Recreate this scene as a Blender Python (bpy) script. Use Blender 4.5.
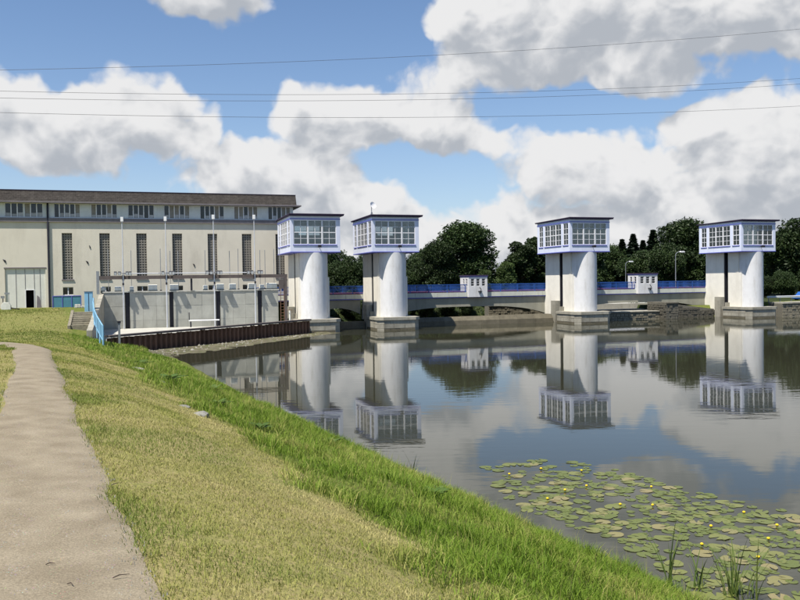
import bpy, bmesh, math, random
import numpy as np
from mathutils import Matrix, Vector

for _o in list(bpy.data.objects):
    bpy.data.objects.remove(_o)
random.seed(7)
RNG = np.random.default_rng(11)
scene = bpy.context.scene
COL = scene.collection

# ------------------------------------------------------------------ camera
cam_data = bpy.data.cameras.new('camera')
cam_data.sensor_width = 36.0
cam_data.lens = 36.0 * 807.0 / 800.0
cam_data.clip_start = 0.1
cam_data.clip_end = 6000
cam = bpy.data.objects.new('camera', cam_data)
COL.objects.link(cam)
_pitch = -math.atan(18.5 / 807.0)
_roll = math.atan(0.0137)
_f = Vector((0, math.cos(_pitch), math.sin(_pitch)))
_r0 = Vector((1, 0, 0))
_u0 = _r0.cross(_f)
_r = _r0 * math.cos(_roll) - _u0 * math.sin(_roll)
_u = _r0 * math.sin(_roll) + _u0 * math.cos(_roll)
cam.matrix_world = Matrix(((_r.x, _u.x, -_f.x, 0), (_r.y, _u.y, -_f.y, 0), (_r.z, _u.z, -_f.z, 5.5), (0, 0, 0, 1)))
scene.camera = cam

# ------------------------------------------------------------------ frame of the weir (u along the row, v away from us)
TH = math.radians(17.87)
O0 = (-3.06, 91.4)
CU, SU = math.cos(TH), math.sin(TH)
def W(u, v, z=0.0):
    return Vector((O0[0] + u * CU - v * SU, O0[1] + u * SU + v * CU, z))

# ------------------------------------------------------------------ sun and sky
SUN_D = (W(0.40, 0.25) - W(0, 0)) + Vector((0, 0, -0.88))     # direction the light travels
SUN_D.normalize()
sun_data = bpy.data.lights.new('sun', 'SUN')
sun_data.energy = 5.0
sun_data.angle = math.radians(0.53)
sun_data.color = (1.0, 0.94, 0.84)
sun = bpy.data.objects.new('sun', sun_data)
COL.objects.link(sun)
sun.rotation_euler = SUN_D.to_track_quat('-Z', 'Y').to_euler()
sun.location = (-30, -40, 80)
SUN_EL = math.asin(-SUN_D.z)
SUN_AZ = math.atan2(-SUN_D.x, -SUN_D.y)

world = bpy.data.worlds.new('World')
scene.world = world
world.use_nodes = True
world.cycles.sampling_method = 'MANUAL'
world.cycles.sample_map_resolution = 256

def build_world():
    # cloud density as a function of direction
    g = bpy.data.node_groups.new('cloud_density', 'ShaderNodeTree')
    g.interface.new_socket('dir', in_out='INPUT', socket_type='NodeSocketVector')
    g.interface.new_socket('density', in_out='OUTPUT', socket_type='NodeSocketFloat')
    N = g.nodes; L = g.links
    gi = N.new('NodeGroupInput'); go = N.new('NodeGroupOutput')
    def M(op, a, b=None, c=None, clamp=False):
        n = N.new('ShaderNodeMath'); n.operation = op; n.use_clamp = clamp
        for i, x in enumerate((a, b, c)):
            if x is None: continue
            if isinstance(x, (int, float)): n.inputs[i].default_value = x
            else: L.new(x, n.inputs[i])
        return n.outputs[0]
    def VM(op, a, b=None, scale=None):
        n = N.new('ShaderNodeVectorMath'); n.operation = op
        for i, x in enumerate((a, b)):
            if x is None: continue
            if isinstance(x, (tuple, list)): n.inputs[i].default_value = x
            else: L.new(x, n.inputs[i])
        if scale is not None: n.inputs['Scale'].default_value = scale
        return n
    d = gi.outputs[0]
    # puffy warp of the lookup direction
    nz = N.new('ShaderNodeTexNoise'); nz.inputs['Scale'].default_value = 9; nz.inputs['Detail'].default_value = 4
    L.new(d, nz.inputs['Vector'])
    w1 = VM('SUBTRACT', nz.outputs['Color'], (0.5, 0.5, 0.5)).outputs[0]
    w2 = VM('SCALE', w1, scale=0.10).outputs[0]
    dw = VM('ADD', d, w2).outputs[0]
    sep = N.new('ShaderNodeSeparateXYZ'); L.new(dw, sep.inputs[0])
    az = M('MULTIPLY', M('ARCTAN2', sep.outputs[0], sep.outputs[1]), 57.2958)
    el = M('MULTIPLY', M('ARCSINE', sep.outputs[2]), 57.2958)
    cmb = N.new('ShaderNodeCombineXYZ'); L.new(az, cmb.inputs[0]); L.new(el, cmb.inputs[1])
    P = cmb.outputs[0]
    blobs = [  # az, el, raz, rel, weight   (banks of cumulus, and clear gaps)
        (-13.8, 19.9, 6.0, 2.2, 1.5), (-25.5, 10.9, 8.0, 3.4, .95), (-18.0, 10.6, 5.5, 3.4, .6), (-28.9, 17.2, 2.0, 1.5, 1.5),
        (-9.5, 7.4, 7.5, 2.7, .9), (-4.0, 5.6, 5.0, 2.2, .6), (-28.0, 5.6, 4.5, 1.0, 1.2), (-3.8, 12.6, 4.8, 3.8, 1.1),
        (1.2, 11.6, 3.6, 2.2, .45), (17.0, 17.2, 13.0, 4.6, 1.25), (6.0, 16.5, 5.0, 4.2, .7), (27.0, 16.8, 8.0, 3.2, .6),
        (5.2, 10.0, 4.4, 2.4, .8), (13.5, 7.8, 5.6, 2.8, .95), (24.0, 8.9, 7.0, 3.9, 1.0), (6.0, 3.6, 7.0, 1.8, .8),
        (18.5, 4.4, 10.0, 2.4, .85), (-2.0, 3.8, 4.0, 1.8, .6), (28.0, 5.0, 7.0, 2.6, .8), (3.0, 2.0, 12.0, 1.4, .5),
        (-11.0, 15.6, 13.0, 1.9, -1.0), (-23.0, 18.0, 4.5, 2.6, -.9), (11.5, 11.3, 5.5, 1.5, -1.0), (20.5, 12.5, 11.0, .9, -.8), (4.6, 7.4, 3.6, 1.3, -.9),
        (-11.2, 12.0, 2.0, 2.6, -1.0), (-24.0, 6.9, 6.0, 1.0, -.8), (-1.0, 8.4, 3.4, 1.0, -.8), (12.0, 4.9, 3.0, .9, -.6), (19.2, 7.2, 1.6, 2.2, -.6), (-16.8, 7.4, 2.0, 1.6, -.5), (-7.6, 10.4, 2.6, .9, -.5), (-6, 19.5, 5.0, 3.2, -.55), (.5, 17.5, 2.6, 3.6, -.6),
    ]
    acc = None
    for (a, e, ra, re, wt) in blobs:
        s = VM('SUBTRACT', P, (a, e, 0)).outputs[0]
        s = VM('MULTIPLY', s, (1 / ra, 1 / re, 0)).outputs[0]
        r2 = VM('DOT_PRODUCT', s, s).outputs['Value']
        b = M('POWER', 2.0, M('MULTIPLY', r2, -1.3))
        acc = M('MULTIPLY', b, wt) if acc is None else M('MULTIPLY_ADD', b, wt, acc)
    # general broken cover over the whole dome
    n1 = N.new('ShaderNodeTexNoise'); n1.inputs['Scale'].default_value = 5.5; n1.inputs['Detail'].default_value = 2.0
    sc = VM('MULTIPLY', d, (1, 1, 2.0)).outputs[0]
    L.new(sc, n1.inputs['Vector'])
    base = M('MULTIPLY_ADD', M('SUBTRACT', n1.outputs['Fac'], 0.5), 0.95, 0.02)
    # cauliflower relief
    n2 = N.new('ShaderNodeTexNoise'); n2.inputs['Scale'].default_value = 22; n2.inputs['Detail'].default_value = 5; n2.inputs['Roughness'].default_value = 0.6
    L.new(d, n2.inputs['Vector'])
    def n2_fac(): return n2.outputs['Fac']
    vo = N.new('ShaderNodeTexVoronoi'); vo.feature = 'F1'; vo.inputs['Scale'].default_value = 20
    vo.inputs['Detail'].default_value = 2.0; vo.inputs['Roughness'].default_value = 0.5
    vs = VM('MULTIPLY', dw, (1, 1, 1.25)).outputs[0]
    L.new(vs, vo.inputs['Vector'])
    puff = M('SUBTRACT', 0.42, vo.outputs['Distance'])
    g.interface.new_socket('relief', in_out='OUTPUT', socket_type='NodeSocketFloat')
    L.new(M('MULTIPLY_ADD', puff, 1.0, M('MULTIPLY', M('SUBTRACT', n2_fac(), 0.5), 0.9)), go.inputs[1])
    fine = M('MULTIPLY', M('SUBTRACT', n2.outputs['Fac'], 0.5), 0.55)
    tot = M('ADD', M('ADD', base, acc), M('MULTIPLY_ADD', puff, 0.55, fine))
    L.new(tot, go.inputs[0])

    nt = world.node_tree; N = nt.nodes; L = nt.links
    N.clear()
    out = N.new('ShaderNodeOutputWorld'); bg = N.new('ShaderNodeBackground')
    bg.inputs['Strength'].default_value = 0.060
    L.new(bg.outputs[0], out.inputs[0])
    sky = N.new('ShaderNodeTexSky'); sky.sky_type = 'NISHITA'; sky.sun_disc = False
    sky.sun_elevation = SUN_EL; sky.sun_rotation = SUN_AZ % (2 * math.pi)
    sky.air_density = 1.0; sky.dust_density = 0.2; sky.ozone_density = 1.6
    tc = N.new('ShaderNodeTexCoord')
    nrm = VM('NORMALIZE', tc.outputs['Generated']).outputs[0]
    d0 = N.new('ShaderNodeGroup'); d0.node_tree = g; L.new(nrm, d0.inputs[0])
    up = VM('ADD', nrm, (-0.012, 0, 0.034)).outputs[0]
    d1 = N.new('ShaderNodeGroup'); d1.node_tree = g; L.new(VM('NORMALIZE', up).outputs[0], d1.inputs[0])
    mr = N.new('ShaderNodeMapRange'); mr.interpolation_type = 'SMOOTHSTEP'
    mr.inputs['From Min'].default_value = 0.0; mr.inputs['From Max'].default_value = 0.40
    L.new(d0.outputs[0], mr.inputs['Value'])
    # thickness above the point of cloud looked at: little above = lit top, much above = grey base
    sh = N.new('ShaderNodeMapRange'); sh.interpolation_type = 'SMOOTHSTEP'
    sh.inputs['From Min'].default_value = -0.20; sh.inputs['From Max'].default_value = 0.90
    sh.inputs['To Min'].default_value = 1.0; sh.inputs['To Max'].default_value = 0.0
    thick = M('ADD', M('MULTIPLY_ADD', d1.outputs[0], 0.45, M('MULTIPLY', M('SUBTRACT', d1.outputs[0], d0.outputs[0]), 0.45)), M('MULTIPLY', M('SUBTRACT', d1.outputs[1], d0.outputs[1]), 0.36))
    L.new(thick, sh.inputs['Value'])
    cc = N.new('ShaderNodeMix'); cc.data_type = 'RGBA'
    cc.inputs['A'].default_value = (5.0, 5.35, 5.9, 1); cc.inputs['B'].default_value = (9.3, 9.3, 9.35, 1)
    L.new(sh.outputs[0], cc.inputs['Factor'])
    skyc = N.new('ShaderNodeMix'); skyc.data_type = 'RGBA'; skyc.blend_type = 'MULTIPLY'; skyc.inputs['Factor'].default_value = 1
    L.new(sky.outputs[0], skyc.inputs['A']); skyc.inputs['B'].default_value = (1.15, 1.30, 1.48, 1)
    mx = N.new('ShaderNodeMix'); mx.data_type = 'RGBA'
    # pale haze low over the land
    sepz = N.new('ShaderNodeSeparateXYZ'); L.new(nrm, sepz.inputs[0])
    hz = M('MULTIPLY', M('POWER', 2.718, M('MULTIPLY', M('ABSOLUTE', sepz.outputs[2]), -9.0)), 0.75)
    hm = N.new('ShaderNodeMix'); hm.data_type = 'RGBA'; L.new(hz, hm.inputs['Factor']); L.new(skyc.outputs['Result'], hm.inputs['A']); hm.inputs['B'].default_value = (6.4, 7.2, 8.2, 1)
    L.new(mr.outputs[0], mx.inputs['Factor']); L.new(hm.outputs['Result'], mx.inputs['A']); L.new(cc.outputs['Result'], mx.inputs['B'])
    L.new(mx.outputs['Result'], bg.inputs['Color'])

build_world()
scene.view_settings.view_transform = 'Standard'
scene.view_settings.look = 'None'
scene.view_settings.exposure = 0.58
scene.view_settings.gamma = 1.0
scene.view_settings.use_curve_mapping = False

# ------------------------------------------------------------------ materials
MATS = {}
def mat(name, color, rough=0.8, var=0.25, scale=3.0, color2=None, bump=0.0, bscale=30.0, spec=0.3, metal=0.0,
        streak=0.0, obj_var=0.0, stain=None, stain_scale=1.2, stain_amt=0.5):
    if name in MATS: return MATS[name]
    m = bpy.data.materials.new(name); m.use_nodes = True; MATS[name] = m
    nt = m.node_tree; N = nt.nodes; L = nt.links
    p = N['Principled BSDF']
    p.inputs['Roughness'].default_value = rough; p.inputs['Metallic'].default_value = metal
    p.inputs['Specular IOR Level'].default_value = spec
    tc = N.new('ShaderNodeTexCoord')
    mp = N.new('ShaderNodeMapping'); L.new(tc.outputs['Object'], mp.inputs[0])
    if streak: mp.inputs['Scale'].default_value = (1, 1, 1.0 / streak)
    nz = N.new('ShaderNodeTexNoise'); nz.inputs['Scale'].default_value = scale; nz.inputs['Detail'].default_value = 6
    nz.inputs['Roughness'].default_value = 0.65
    L.new(mp.outputs[0], nz.inputs['Vector'])
    c2 = color2 or tuple(c * (1 - var) for c in color)
    mr = N.new('ShaderNodeMapRange'); mr.inputs['From Min'].default_value = 0.32; mr.inputs['From Max'].default_value = 0.68
    L.new(nz.outputs['Fac'], mr.inputs['Value'])
    mix = N.new('ShaderNodeMix'); mix.data_type = 'RGBA'
    mix.inputs['A'].default_value = (*color, 1); mix.inputs['B'].default_value = (*c2, 1)
    L.new(mr.outputs[0], mix.inputs['Factor'])
    last = mix.outputs['Result']
    if stain:
        n3 = N.new('ShaderNodeTexNoise'); n3.inputs['Scale'].default_value = stain_scale; n3.inputs['Detail'].default_value = 8
        n3.inputs['Roughness'].default_value = 0.7
        mp3 = N.new('ShaderNodeMapping'); mp3.inputs['Scale'].default_value = (1, 1, 0.25); L.new(tc.outputs['Object'], mp3.inputs[0])
        L.new(mp3.outputs[0], n3.inputs['Vector'])
        r3 = N.new('ShaderNodeMapRange'); r3.inputs['From Min'].default_value = 0.5; r3.inputs['From Max'].default_value = 0.75
        r3.inputs['To Max'].default_value = stain_amt
        L.new(n3.outputs['Fac'], r3.inputs['Value'])
        mx3 = N.new('ShaderNodeMix'); mx3.data_type = 'RGBA'; L.new(r3.outputs[0], mx3.inputs['Factor'])
        L.new(last, mx3.inputs['A']); mx3.inputs['B'].default_value = (*stain, 1); last = mx3.outputs['Result']
    if obj_var:
        oi = N.new('ShaderNodeObjectInfo'); hs = N.new('ShaderNodeHueSaturation')
        r4 = N.new('ShaderNodeMapRange'); r4.inputs['To Min'].default_value = 1 - obj_var; r4.inputs['To Max'].default_value = 1 + obj_var
        L.new(oi.outputs['Random'], r4.inputs['Value']); L.new(r4.outputs[0], hs.inputs['Value']); L.new(last, hs.inputs['Color'])
        last = hs.outputs[0]
    L.new(last, p.inputs['Base Color'])
    if bump:
        nb = N.new('ShaderNodeTexNoise'); nb.inputs['Scale'].default_value = bscale; nb.inputs['Detail'].default_value = 5
        L.new(tc.outputs['Object'], nb.inputs['Vector'])
        bp = N.new('ShaderNodeBump'); bp.inputs['Strength'].default_value = bump; bp.inputs['Distance'].default_value = 0.05
        L.new(nb.outputs['Fac'], bp.inputs['Height']); L.new(bp.outputs[0], p.inputs['Normal'])
    return m

mat('white_render', (.80, .765, .68), .75, .10, 1.0, bump=.15, bscale=25, stain=(.42, .38, .31), stain_scale=.7, stain_amt=.35)
mat('column_paint', (.67, .67, .675), .6, .08, 1.2, bump=.08, bscale=20, stain=(.36, .34, .30), stain_scale=1.5, stain_amt=.6)
mat('cabin_paint', (.68, .72, .85), .5, .10, 1.5, stain=(.42, .42, .48), stain_amt=.3)
mat('blue_trim', (.13, .14, .50), .5, .2, 2)
mat('window_white', (.74, .74, .76), .5, .08, 4)
mat('roof_felt', (.055, .040, .075), .8, .3, 4)
mat('concrete', (.36, .34, .28), .85, .30, 1.2, bump=.4, stain=(.14, .12, .085), stain_amt=.7, obj_var=.12)
mat('concrete_pale', (.50, .49, .44), .85, .22, .8, bump=.3, stain=(.26, .25, .21), stain_amt=.6)
mat('intake_panel', (.40, .40, .355), .85, .22, .7, bump=.3, stain=(.20, .20, .17), stain_scale=.9, stain_amt=.7, obj_var=.10)
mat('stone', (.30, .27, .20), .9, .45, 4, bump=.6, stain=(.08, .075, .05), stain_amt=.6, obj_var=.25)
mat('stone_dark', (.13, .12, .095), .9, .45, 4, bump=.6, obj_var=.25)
mat('concrete_dark', (.145, .128, .09), .9, .35, 1.5, bump=.4, stain=(.09, .08, .055), stain_amt=.7, obj_var=.12)
mat('mortar', (.17, .16, .13), .95, .3, 5, bump=.5)
mat('steel_dark', (.035, .035, .045), .5, .3, 5, metal=.3)
mat('steel_grey', (.33, .34, .36), .45, .2, 5, metal=.5)
mat('pole_white', (.56, .58, .62), .45, .15, 5)
mat('rust', (.19, .10, .062), .85, .5, 3, color2=(.085, .052, .038), bump=.5, streak=3, obj_var=.25, stain=(.16, .10, .07), stain_amt=.5)
mat('beam_brown', (.115, .095, .09), .8, .3, 3)
mat('cream_wall', (.65, .605, .505), .85, .07, .5, bump=.12, bscale=12, stain=(.44, .40, .33), stain_scale=.45, stain_amt=.65)
mat('door_white', (.66, .66, .60), .7, .08, 2, stain=(.5, .48, .40), stain_amt=.4)
mat('roof_shingle', (.060, .052, .046), .9, .45, 2.2, bump=.8, bscale=18, stain=(.10, .09, .08), stain_amt=.5)
mat('ledge_grey', (.21, .19, .20), .8, .25, 2)
mat('panel_paleblue', (.66, .69, .68), .7, .15, 1.2, stain=(.45, .46, .44), stain_amt=.5)
mat('block_pane', (.15, .14, .125), .5, .3, 4, obj_var=.15)
mat('grid_block', (.29, .27, .235), .85, .25, 5)
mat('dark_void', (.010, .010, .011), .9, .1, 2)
mat('rail_blue_dark', (.025, .09, .33), .45, .25, 2)
mat('rail_blue_light', (.24, .47, .66), .5, .2, 2, stain=(.35, .40, .42), stain_amt=.5)
mat('sheet_teal', (.085, .24, .31), .55, .2, 1.5, stain=(.05, .15, .20), stain_amt=.5)
mat('kerb_red', (.42, .12, .11), .8, .3, 3)
mat('deck_edge', (.56, .58, .52), .8, .15, 1.0, stain=(.33, .33, .28), stain_amt=.6)
mat('girder', (.33, .32, .26), .85, .2, .6, bump=.2, stain=(.20, .19, .15), stain_amt=.6)
mat('asphalt', (.055, .055, .055), .9, .3, 4)
mat('white_box', (.74, .74, .68), .6, .12, 3, stain=(.5, .48, .4), stain_amt=.4, obj_var=.05)
mat('bark', (.075, .058, .042), .95, .4, 8, bump=.6)
mat('twig', (.07, .05, .04), .9, .4, 20)
mat('rubble', (.36, .34, .29), .9, .45, 6, obj_var=.3)
mat('slab_stone', (.27, .26, .225), .9, .35, 5, bump=.6, obj_var=.15)
mat('dish_white', (.78, .78, .78), .4, .05, 3)
mat('wire', (.05, .05, .055), .6, .2, 1)
mat('car_blue', (.03, .12, .42), .25, .1, 1, spec=.6)
mat('rubber', (.02, .02, .02), .8, .2, 5)
mat('flower_yellow', (.80, .56, .02), .6, .15, 40)
mat('machine_grey', (.27, .28, .30), .5, .3, 4)

def glass_mat(name, tint, rough, mixfac):
    m = bpy.data.materials.new(name); m.use_nodes = True; MATS[name] = m
    nt = m.node_tree; N = nt.nodes; L = nt.links
    N.clear()
    out = N.new('ShaderNodeOutputMaterial')
    tr = N.new('ShaderNodeBsdfTransparent'); tr.inputs[0].default_value = (*tint, 1)
    gl = N.new('ShaderNodeBsdfGlossy'); gl.inputs['Roughness'].default_value = rough
    fr = N.new('ShaderNodeFresnel'); fr.inputs[0].default_value = 1.5
    nz = N.new('ShaderNodeTexNoise'); nz.inputs['Scale'].default_value = 1.5
    ma = N.new('ShaderNodeMath'); ma.operation = 'MULTIPLY_ADD'; ma.inputs[1].default_value = mixfac; 
    L.new(nz.outputs['Fac'], ma.inputs[0]); L.new(fr.outputs[0], ma.inputs[2])
    mx = N.new('ShaderNodeMixShader'); L.new(ma.outputs[0], mx.inputs[0]); L.new(tr.outputs[0], mx.inputs[1]); L.new(gl.outputs[0], mx.inputs[2])
    L.new(mx.outputs[0], out.inputs[0])
glass_mat('cabin_glass', (.80, .84, .86), .03, .12)
mat('dark_glass', (.022, .022, .024), .12, .5, .8, spec=.6, obj_var=.5)
mat('frosted_pane', (.42, .42, .42), .3, .35, 3, spec=.5, obj_var=.2)

# ------------------------------------------------------------------ mesh helpers
ORG = {}
class MB:
    def __init__(self): self.v = []; self.f = []
    def box(self, x0, x1, y0, y1, z0, z1):
        b = len(self.v)
        self.v += [(x0, y0, z0), (x1, y0, z0), (x1, y1, z0), (x0, y1, z0), (x0, y0, z1), (x1, y0, z1), (x1, y1, z1), (x0, y1, z1)]
        self.f += [(b, b+3, b+2, b+1), (b+4, b+5, b+6, b+7), (b, b+1, b+5, b+4), (b+1, b+2, b+6, b+5), (b+2, b+3, b+7, b+6), (b+3, b, b+4, b+7)]
        return self
    def prism(self, poly, axis, a, b):
        # poly in the two remaining axes (in order), extruded along axis from a to b
        n = len(poly); s = len(self.v)
        def pt(p, t):
            if axis == 'x': return (t, p[0], p[1])
            if axis == 'y': return (p[0], t, p[1])
            return (p[0], p[1], t)
        self.v += [pt(p, a) for p in poly] + [pt(p, b) for p in poly]
        self.f += [tuple(range(s, s + n))[::-1], tuple(range(s + n, s + 2 * n))]
        for i in range(n):
            j = (i + 1) % n
            self.f.append((s + i, s + j, s + n + j, s + n + i))
        return self
    def tube(self, pts, r, n=8, cap=True):
        pts = [Vector(p) for p in pts]; s = len(self.v); k = len(pts)
        rs = r if isinstance(r, (list, tuple)) else [r] * k
        for i, p in enumerate(pts):
            t = (pts[min(i + 1, k - 1)] - pts[max(i - 1, 0)]).normalized()
            a = t.orthogonal().normalized() if i == 0 else (a - t * a.dot(t)).normalized()
            b = t.cross(a)
            for j in range(n):
                w = 2 * math.pi * j / n
                self.v.append(tuple(p + a * math.cos(w) * rs[i] + b * math.sin(w) * rs[i]))
        for i in range(k - 1):
            for j in range(n):
                j2 = (j + 1) % n
                self.f.append((s + i*n + j, s + i*n + j2, s + (i+1)*n + j2, s + (i+1)*n + j))
        if cap:
            self.f.append(tuple(range(s, s + n))[::-1]); self.f.append(tuple(range(s + (k-1)*n, s + k*n)))
        return self
    def build(self, name, m, parent=None, smooth=False, org=None, bevel=0.0):
        o3 = org
        if o3 is None and parent is not None:
            r = parent
            while r.parent: r = r.parent
            o3 = ORG.get(r.name, (0, 0, 0))
        o3 = o3 or (0, 0, 0)
        me = bpy.data.meshes.new(name)
        me.from_pydata([(a - o3[0], b - o3[1], c - o3[2]) for a, b, c in self.v], [], self.f)
        bm = bmesh.new(); bm.from_mesh(me)
        if bevel: bmesh.ops.bevel(bm, geom=[e for e in bm.edges], offset=bevel, segments=2, affect='EDGES', profile=.6)
        bmesh.ops.recalc_face_normals(bm, faces=bm.faces); bm.to_mesh(me); bm.free()
        if smooth:
            for p in me.polygons: p.use_smooth = True
            me.set_sharp_from_angle(angle=math.radians(40))
        me.materials.append(MATS[m] if isinstance(m, str) else m)
        o = bpy.data.objects.new(name, me); COL.objects.link(o)
        if parent is not None: o.parent = parent
        return o

def tag(o, label=None, cat=None, group=None, kind=None):
    if label: o['label'] = label
    if cat: o['category'] = cat
    if group: o['group'] = group
    if kind: o['kind'] = kind
    return o
def wroot(name, u, v, z, label, cat, group=None):
    o = bpy.data.objects.new(name, None); COL.objects.link(o)
    o.empty_display_size = .3
    o.location = W(u, v, z); o.rotation_euler = (0, 0, TH)
    ORG[o.name] = (u, v, z)
    return tag(o, label, cat, group)
def xroot(name, loc, label, cat, group=None, rz=0.0):
    o = bpy.data.objects.new(name, None); COL.objects.link(o)
    o.location = loc; o.rotation_euler = (0, 0, rz); ORG[o.name] = (0, 0, 0)
    return tag(o, label, cat, group)
def wone(mb, name, u, v, z, m, label=None, cat=None, group=None, kind=None, smooth=False, bevel=0.0):
    o = mb.build(name, m, None, smooth, org=(u, v, z), bevel=bevel)
    o.location = W(u, v, z); o.rotation_euler = (0, 0, TH); ORG[o.name] = (u, v, z)
    return tag(o, label, cat, group, kind)
def kids(o): return [c for c in bpy.data.objects if c.parent is o]
CHILD = {}
def copy_tree(o, parent=None):
    c = o.copy(); COL.objects.link(c); c.parent = parent
    for ch in list(o.children): copy_tree(ch, c)
    return c
def holes_wall(mb, u0, u1, z0, z1, v0, v1, holes, axis='u'):
    us = sorted({u0, u1, *[h[0] for h in holes], *[h[1] for h in holes]})
    zs = sorted({z0, z1, *[h[2] for h in holes], *[h[3] for h in holes]})
    for i in range(len(us) - 1):
        run = None
        for j in range(len(zs) - 1):
            cu, cz = (us[i] + us[i+1]) / 2, (zs[j] + zs[j+1]) / 2
            inside = any(h[0] < cu < h[1] and h[2] < cz < h[3] for h in holes)
            if inside:
                if run is not None: _wb(mb, us[i], us[i+1], v0, v1, run, zs[j], axis); run = None
            elif run is None: run = zs[j]
        if run is not None: _wb(mb, us[i], us[i+1], v0, v1, run, zs[-1], axis)
def _wb(mb, a, b, v0, v1, z0, z1, axis):
    if axis == 'u': mb.box(a, b, v0, v1, z0, z1)
    else: mb.box(v0, v1, a, b, z0, z1)

# value noise for terrain and planting
_H = RNG.random((257, 257))
def vnoise(x, y, sc=1.0, oct=3):
    x = np.asarray(x, float) / sc; y = np.asarray(y, float) / sc
    t = np.zeros(np.broadcast(x, y).shape); amp = 1.0; tot = 0
    for k in range(oct):
        xi = np.floor(x).astype(int); yi = np.floor(y).astype(int); fx = x - xi; fy = y - yi
        fx = fx*fx*(3-2*fx); fy = fy*fy*(3-2*fy)
        a = _H[xi % 256, yi % 256]; b = _H[(xi+1) % 256, yi % 256]; c = _H[xi % 256, (yi+1) % 256]; d = _H[(xi+1) % 256, (yi+1) % 256]
        t += amp * (a*(1-fx)*(1-fy) + b*fx*(1-fy) + c*(1-fx)*fy + d*fx*fy); tot += amp
        x = x*2.03 + 17.3; y = y*2.03 + 5.1; amp *= .5
    return t / tot
def sstep(x, a, b):
    t = np.clip((np.asarray(x, float) - a) / (b - a), 0, 1); return t*t*(3-2*t)

# ------------------------------------------------------------------ terrain: s runs along the bank, d inland from the water's edge
P0 = np.array([4.54, 13.66]); BS = np.array([-.4177, .9086]); BN = np.array([-.9086, -.4177])
def sd_xy(s, d):
    return P0[0] + s*BS[0] + d*BN[0], P0[1] + s*BS[1] + d*BN[1]
def xy_sd(x, y):
    return (x-P0[0])*BS[0] + (y-P0[1])*BS[1], (x-P0[0])*BN[0] + (y-P0[1])*BN[1]
def xy_uv(x, y):
    dx = x - O0[0]; dy = y - O0[1]
    return dx*CU + dy*SU, -dx*SU + dy*CU
def plateau(s):
    return np.interp(s, [-40, 12, 20, 30, 40, 48, 60, 200], [3.90, 3.90, 3.62, 3.0, 2.35, 2.05, 1.98, 1.98])
def edge_wobble(s):
    return .28 * (vnoise(s, s*0+3.3, 2.2, 3) - .5) + np.interp(s, [-10, 0, 7, 16, 27, 45], [0, 0, .25, .38, .44, .06])
PILE_A = np.array([-7.9, -2.7]); PILE_B = np.array([-27.6, -21.5])
_pd = PILE_B - PILE_A; PILE_LEN = float(np.hypot(*_pd)); PILE_T = _pd / PILE_LEN; PILE_N = np.array([-PILE_T[1], PILE_T[0]])   # outward to the water
def ground_z(x, y):
    x = np.asarray(x, float); y = np.asarray(y, float)
    s, d = xy_sd(x, y); u, v = xy_uv(x, y)
    dd = d - edge_wobble(s)
    g = np.interp(dd, [-60, -6, -1.5, -.15, .12, .5, 2.5, 5.0, 7.1, 8.2, 9.2, 10.4, 40], [-.5, -.4, -.18, -.03, .05, .10, .34, .63, .83, .93, .985, 1.0, 1.0])
    bank = plateau(s) * g
    lush = sstep(dd, .2, 1.5) * (1 - sstep(dd, 6.6, 7.6))
    bank = bank + lush * (vnoise(x, y, .8, 3) - .5) * .22 + (dd > 0) * (vnoise(x, y, 2.5, 2) - .5) * .06 * sstep(dd, 0, 2)
    # yard of the power house
    yard = 3.1 * np.ones_like(x)
    ky = sstep(v, -16.5, -8.5)
    bank = bank * (1 - ky) + yard * ky
    # behind the wing wall the land stops (intake basin)
    w = (u - PILE_A[0]) * PILE_N[0] + (v - PILE_A[1]) * PILE_N[1]
    t = (u - PILE_A[0]) * PILE_T[0] + (v - PILE_A[1]) * PILE_T[1]
    beach = .16 - .16 * (w + .4) / (2.6 + .10 * np.clip(t, 0, 30)) + (vnoise(x, y, .9, 3) - .5) * .10
    bed = -1.6
    land = bank.copy()
    water_side = (v > -21.0) & (u > -28.9) | (u > -20) & (v > -40) & (d < -.5)
    basin = (v > -21.0) & (u > -28.9)
    z_b = np.where((w > -.3) & (t > -3), np.maximum(beach, -1.2), -1.2)
    land = np.where(basin, z_b, land)
    # beach also runs out over the toe of the bank
    toe = (v <= -21.0) & (w > -.3) & (t > 0)
    land = np.where(toe, np.maximum(land, np.where(w < 11, np.maximum(beach, -1.2), -1.2)), land)
    # power house plot behind the intake
    land = np.where((u > -28.9) & (u < -3.0) & (v > 10.5), 3.1, land)
    # far bank beyond the bridge, right bank behind the quay
    far = np.clip((v - 17.5) * .6, -1.5, 1.7) + .3 * (vnoise(x, y, 12, 2) - .5)
    land = np.where((u >= -3.0) & (v > 15), far, land)
    land = np.where((u > 45) & (v > 7.0), 1.55, land)
    land = np.where((u > 58.5) & (v > 2.2), 1.85, land)
    land = np.where(v > 60, np.maximum(land, 1.6 + .01 * (v - 60)), land)
    # land behind and left of everything keeps its plateau
    return land
def gz(x, y): return float(ground_z(np.array([x]), np.array([y]))[0])

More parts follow.
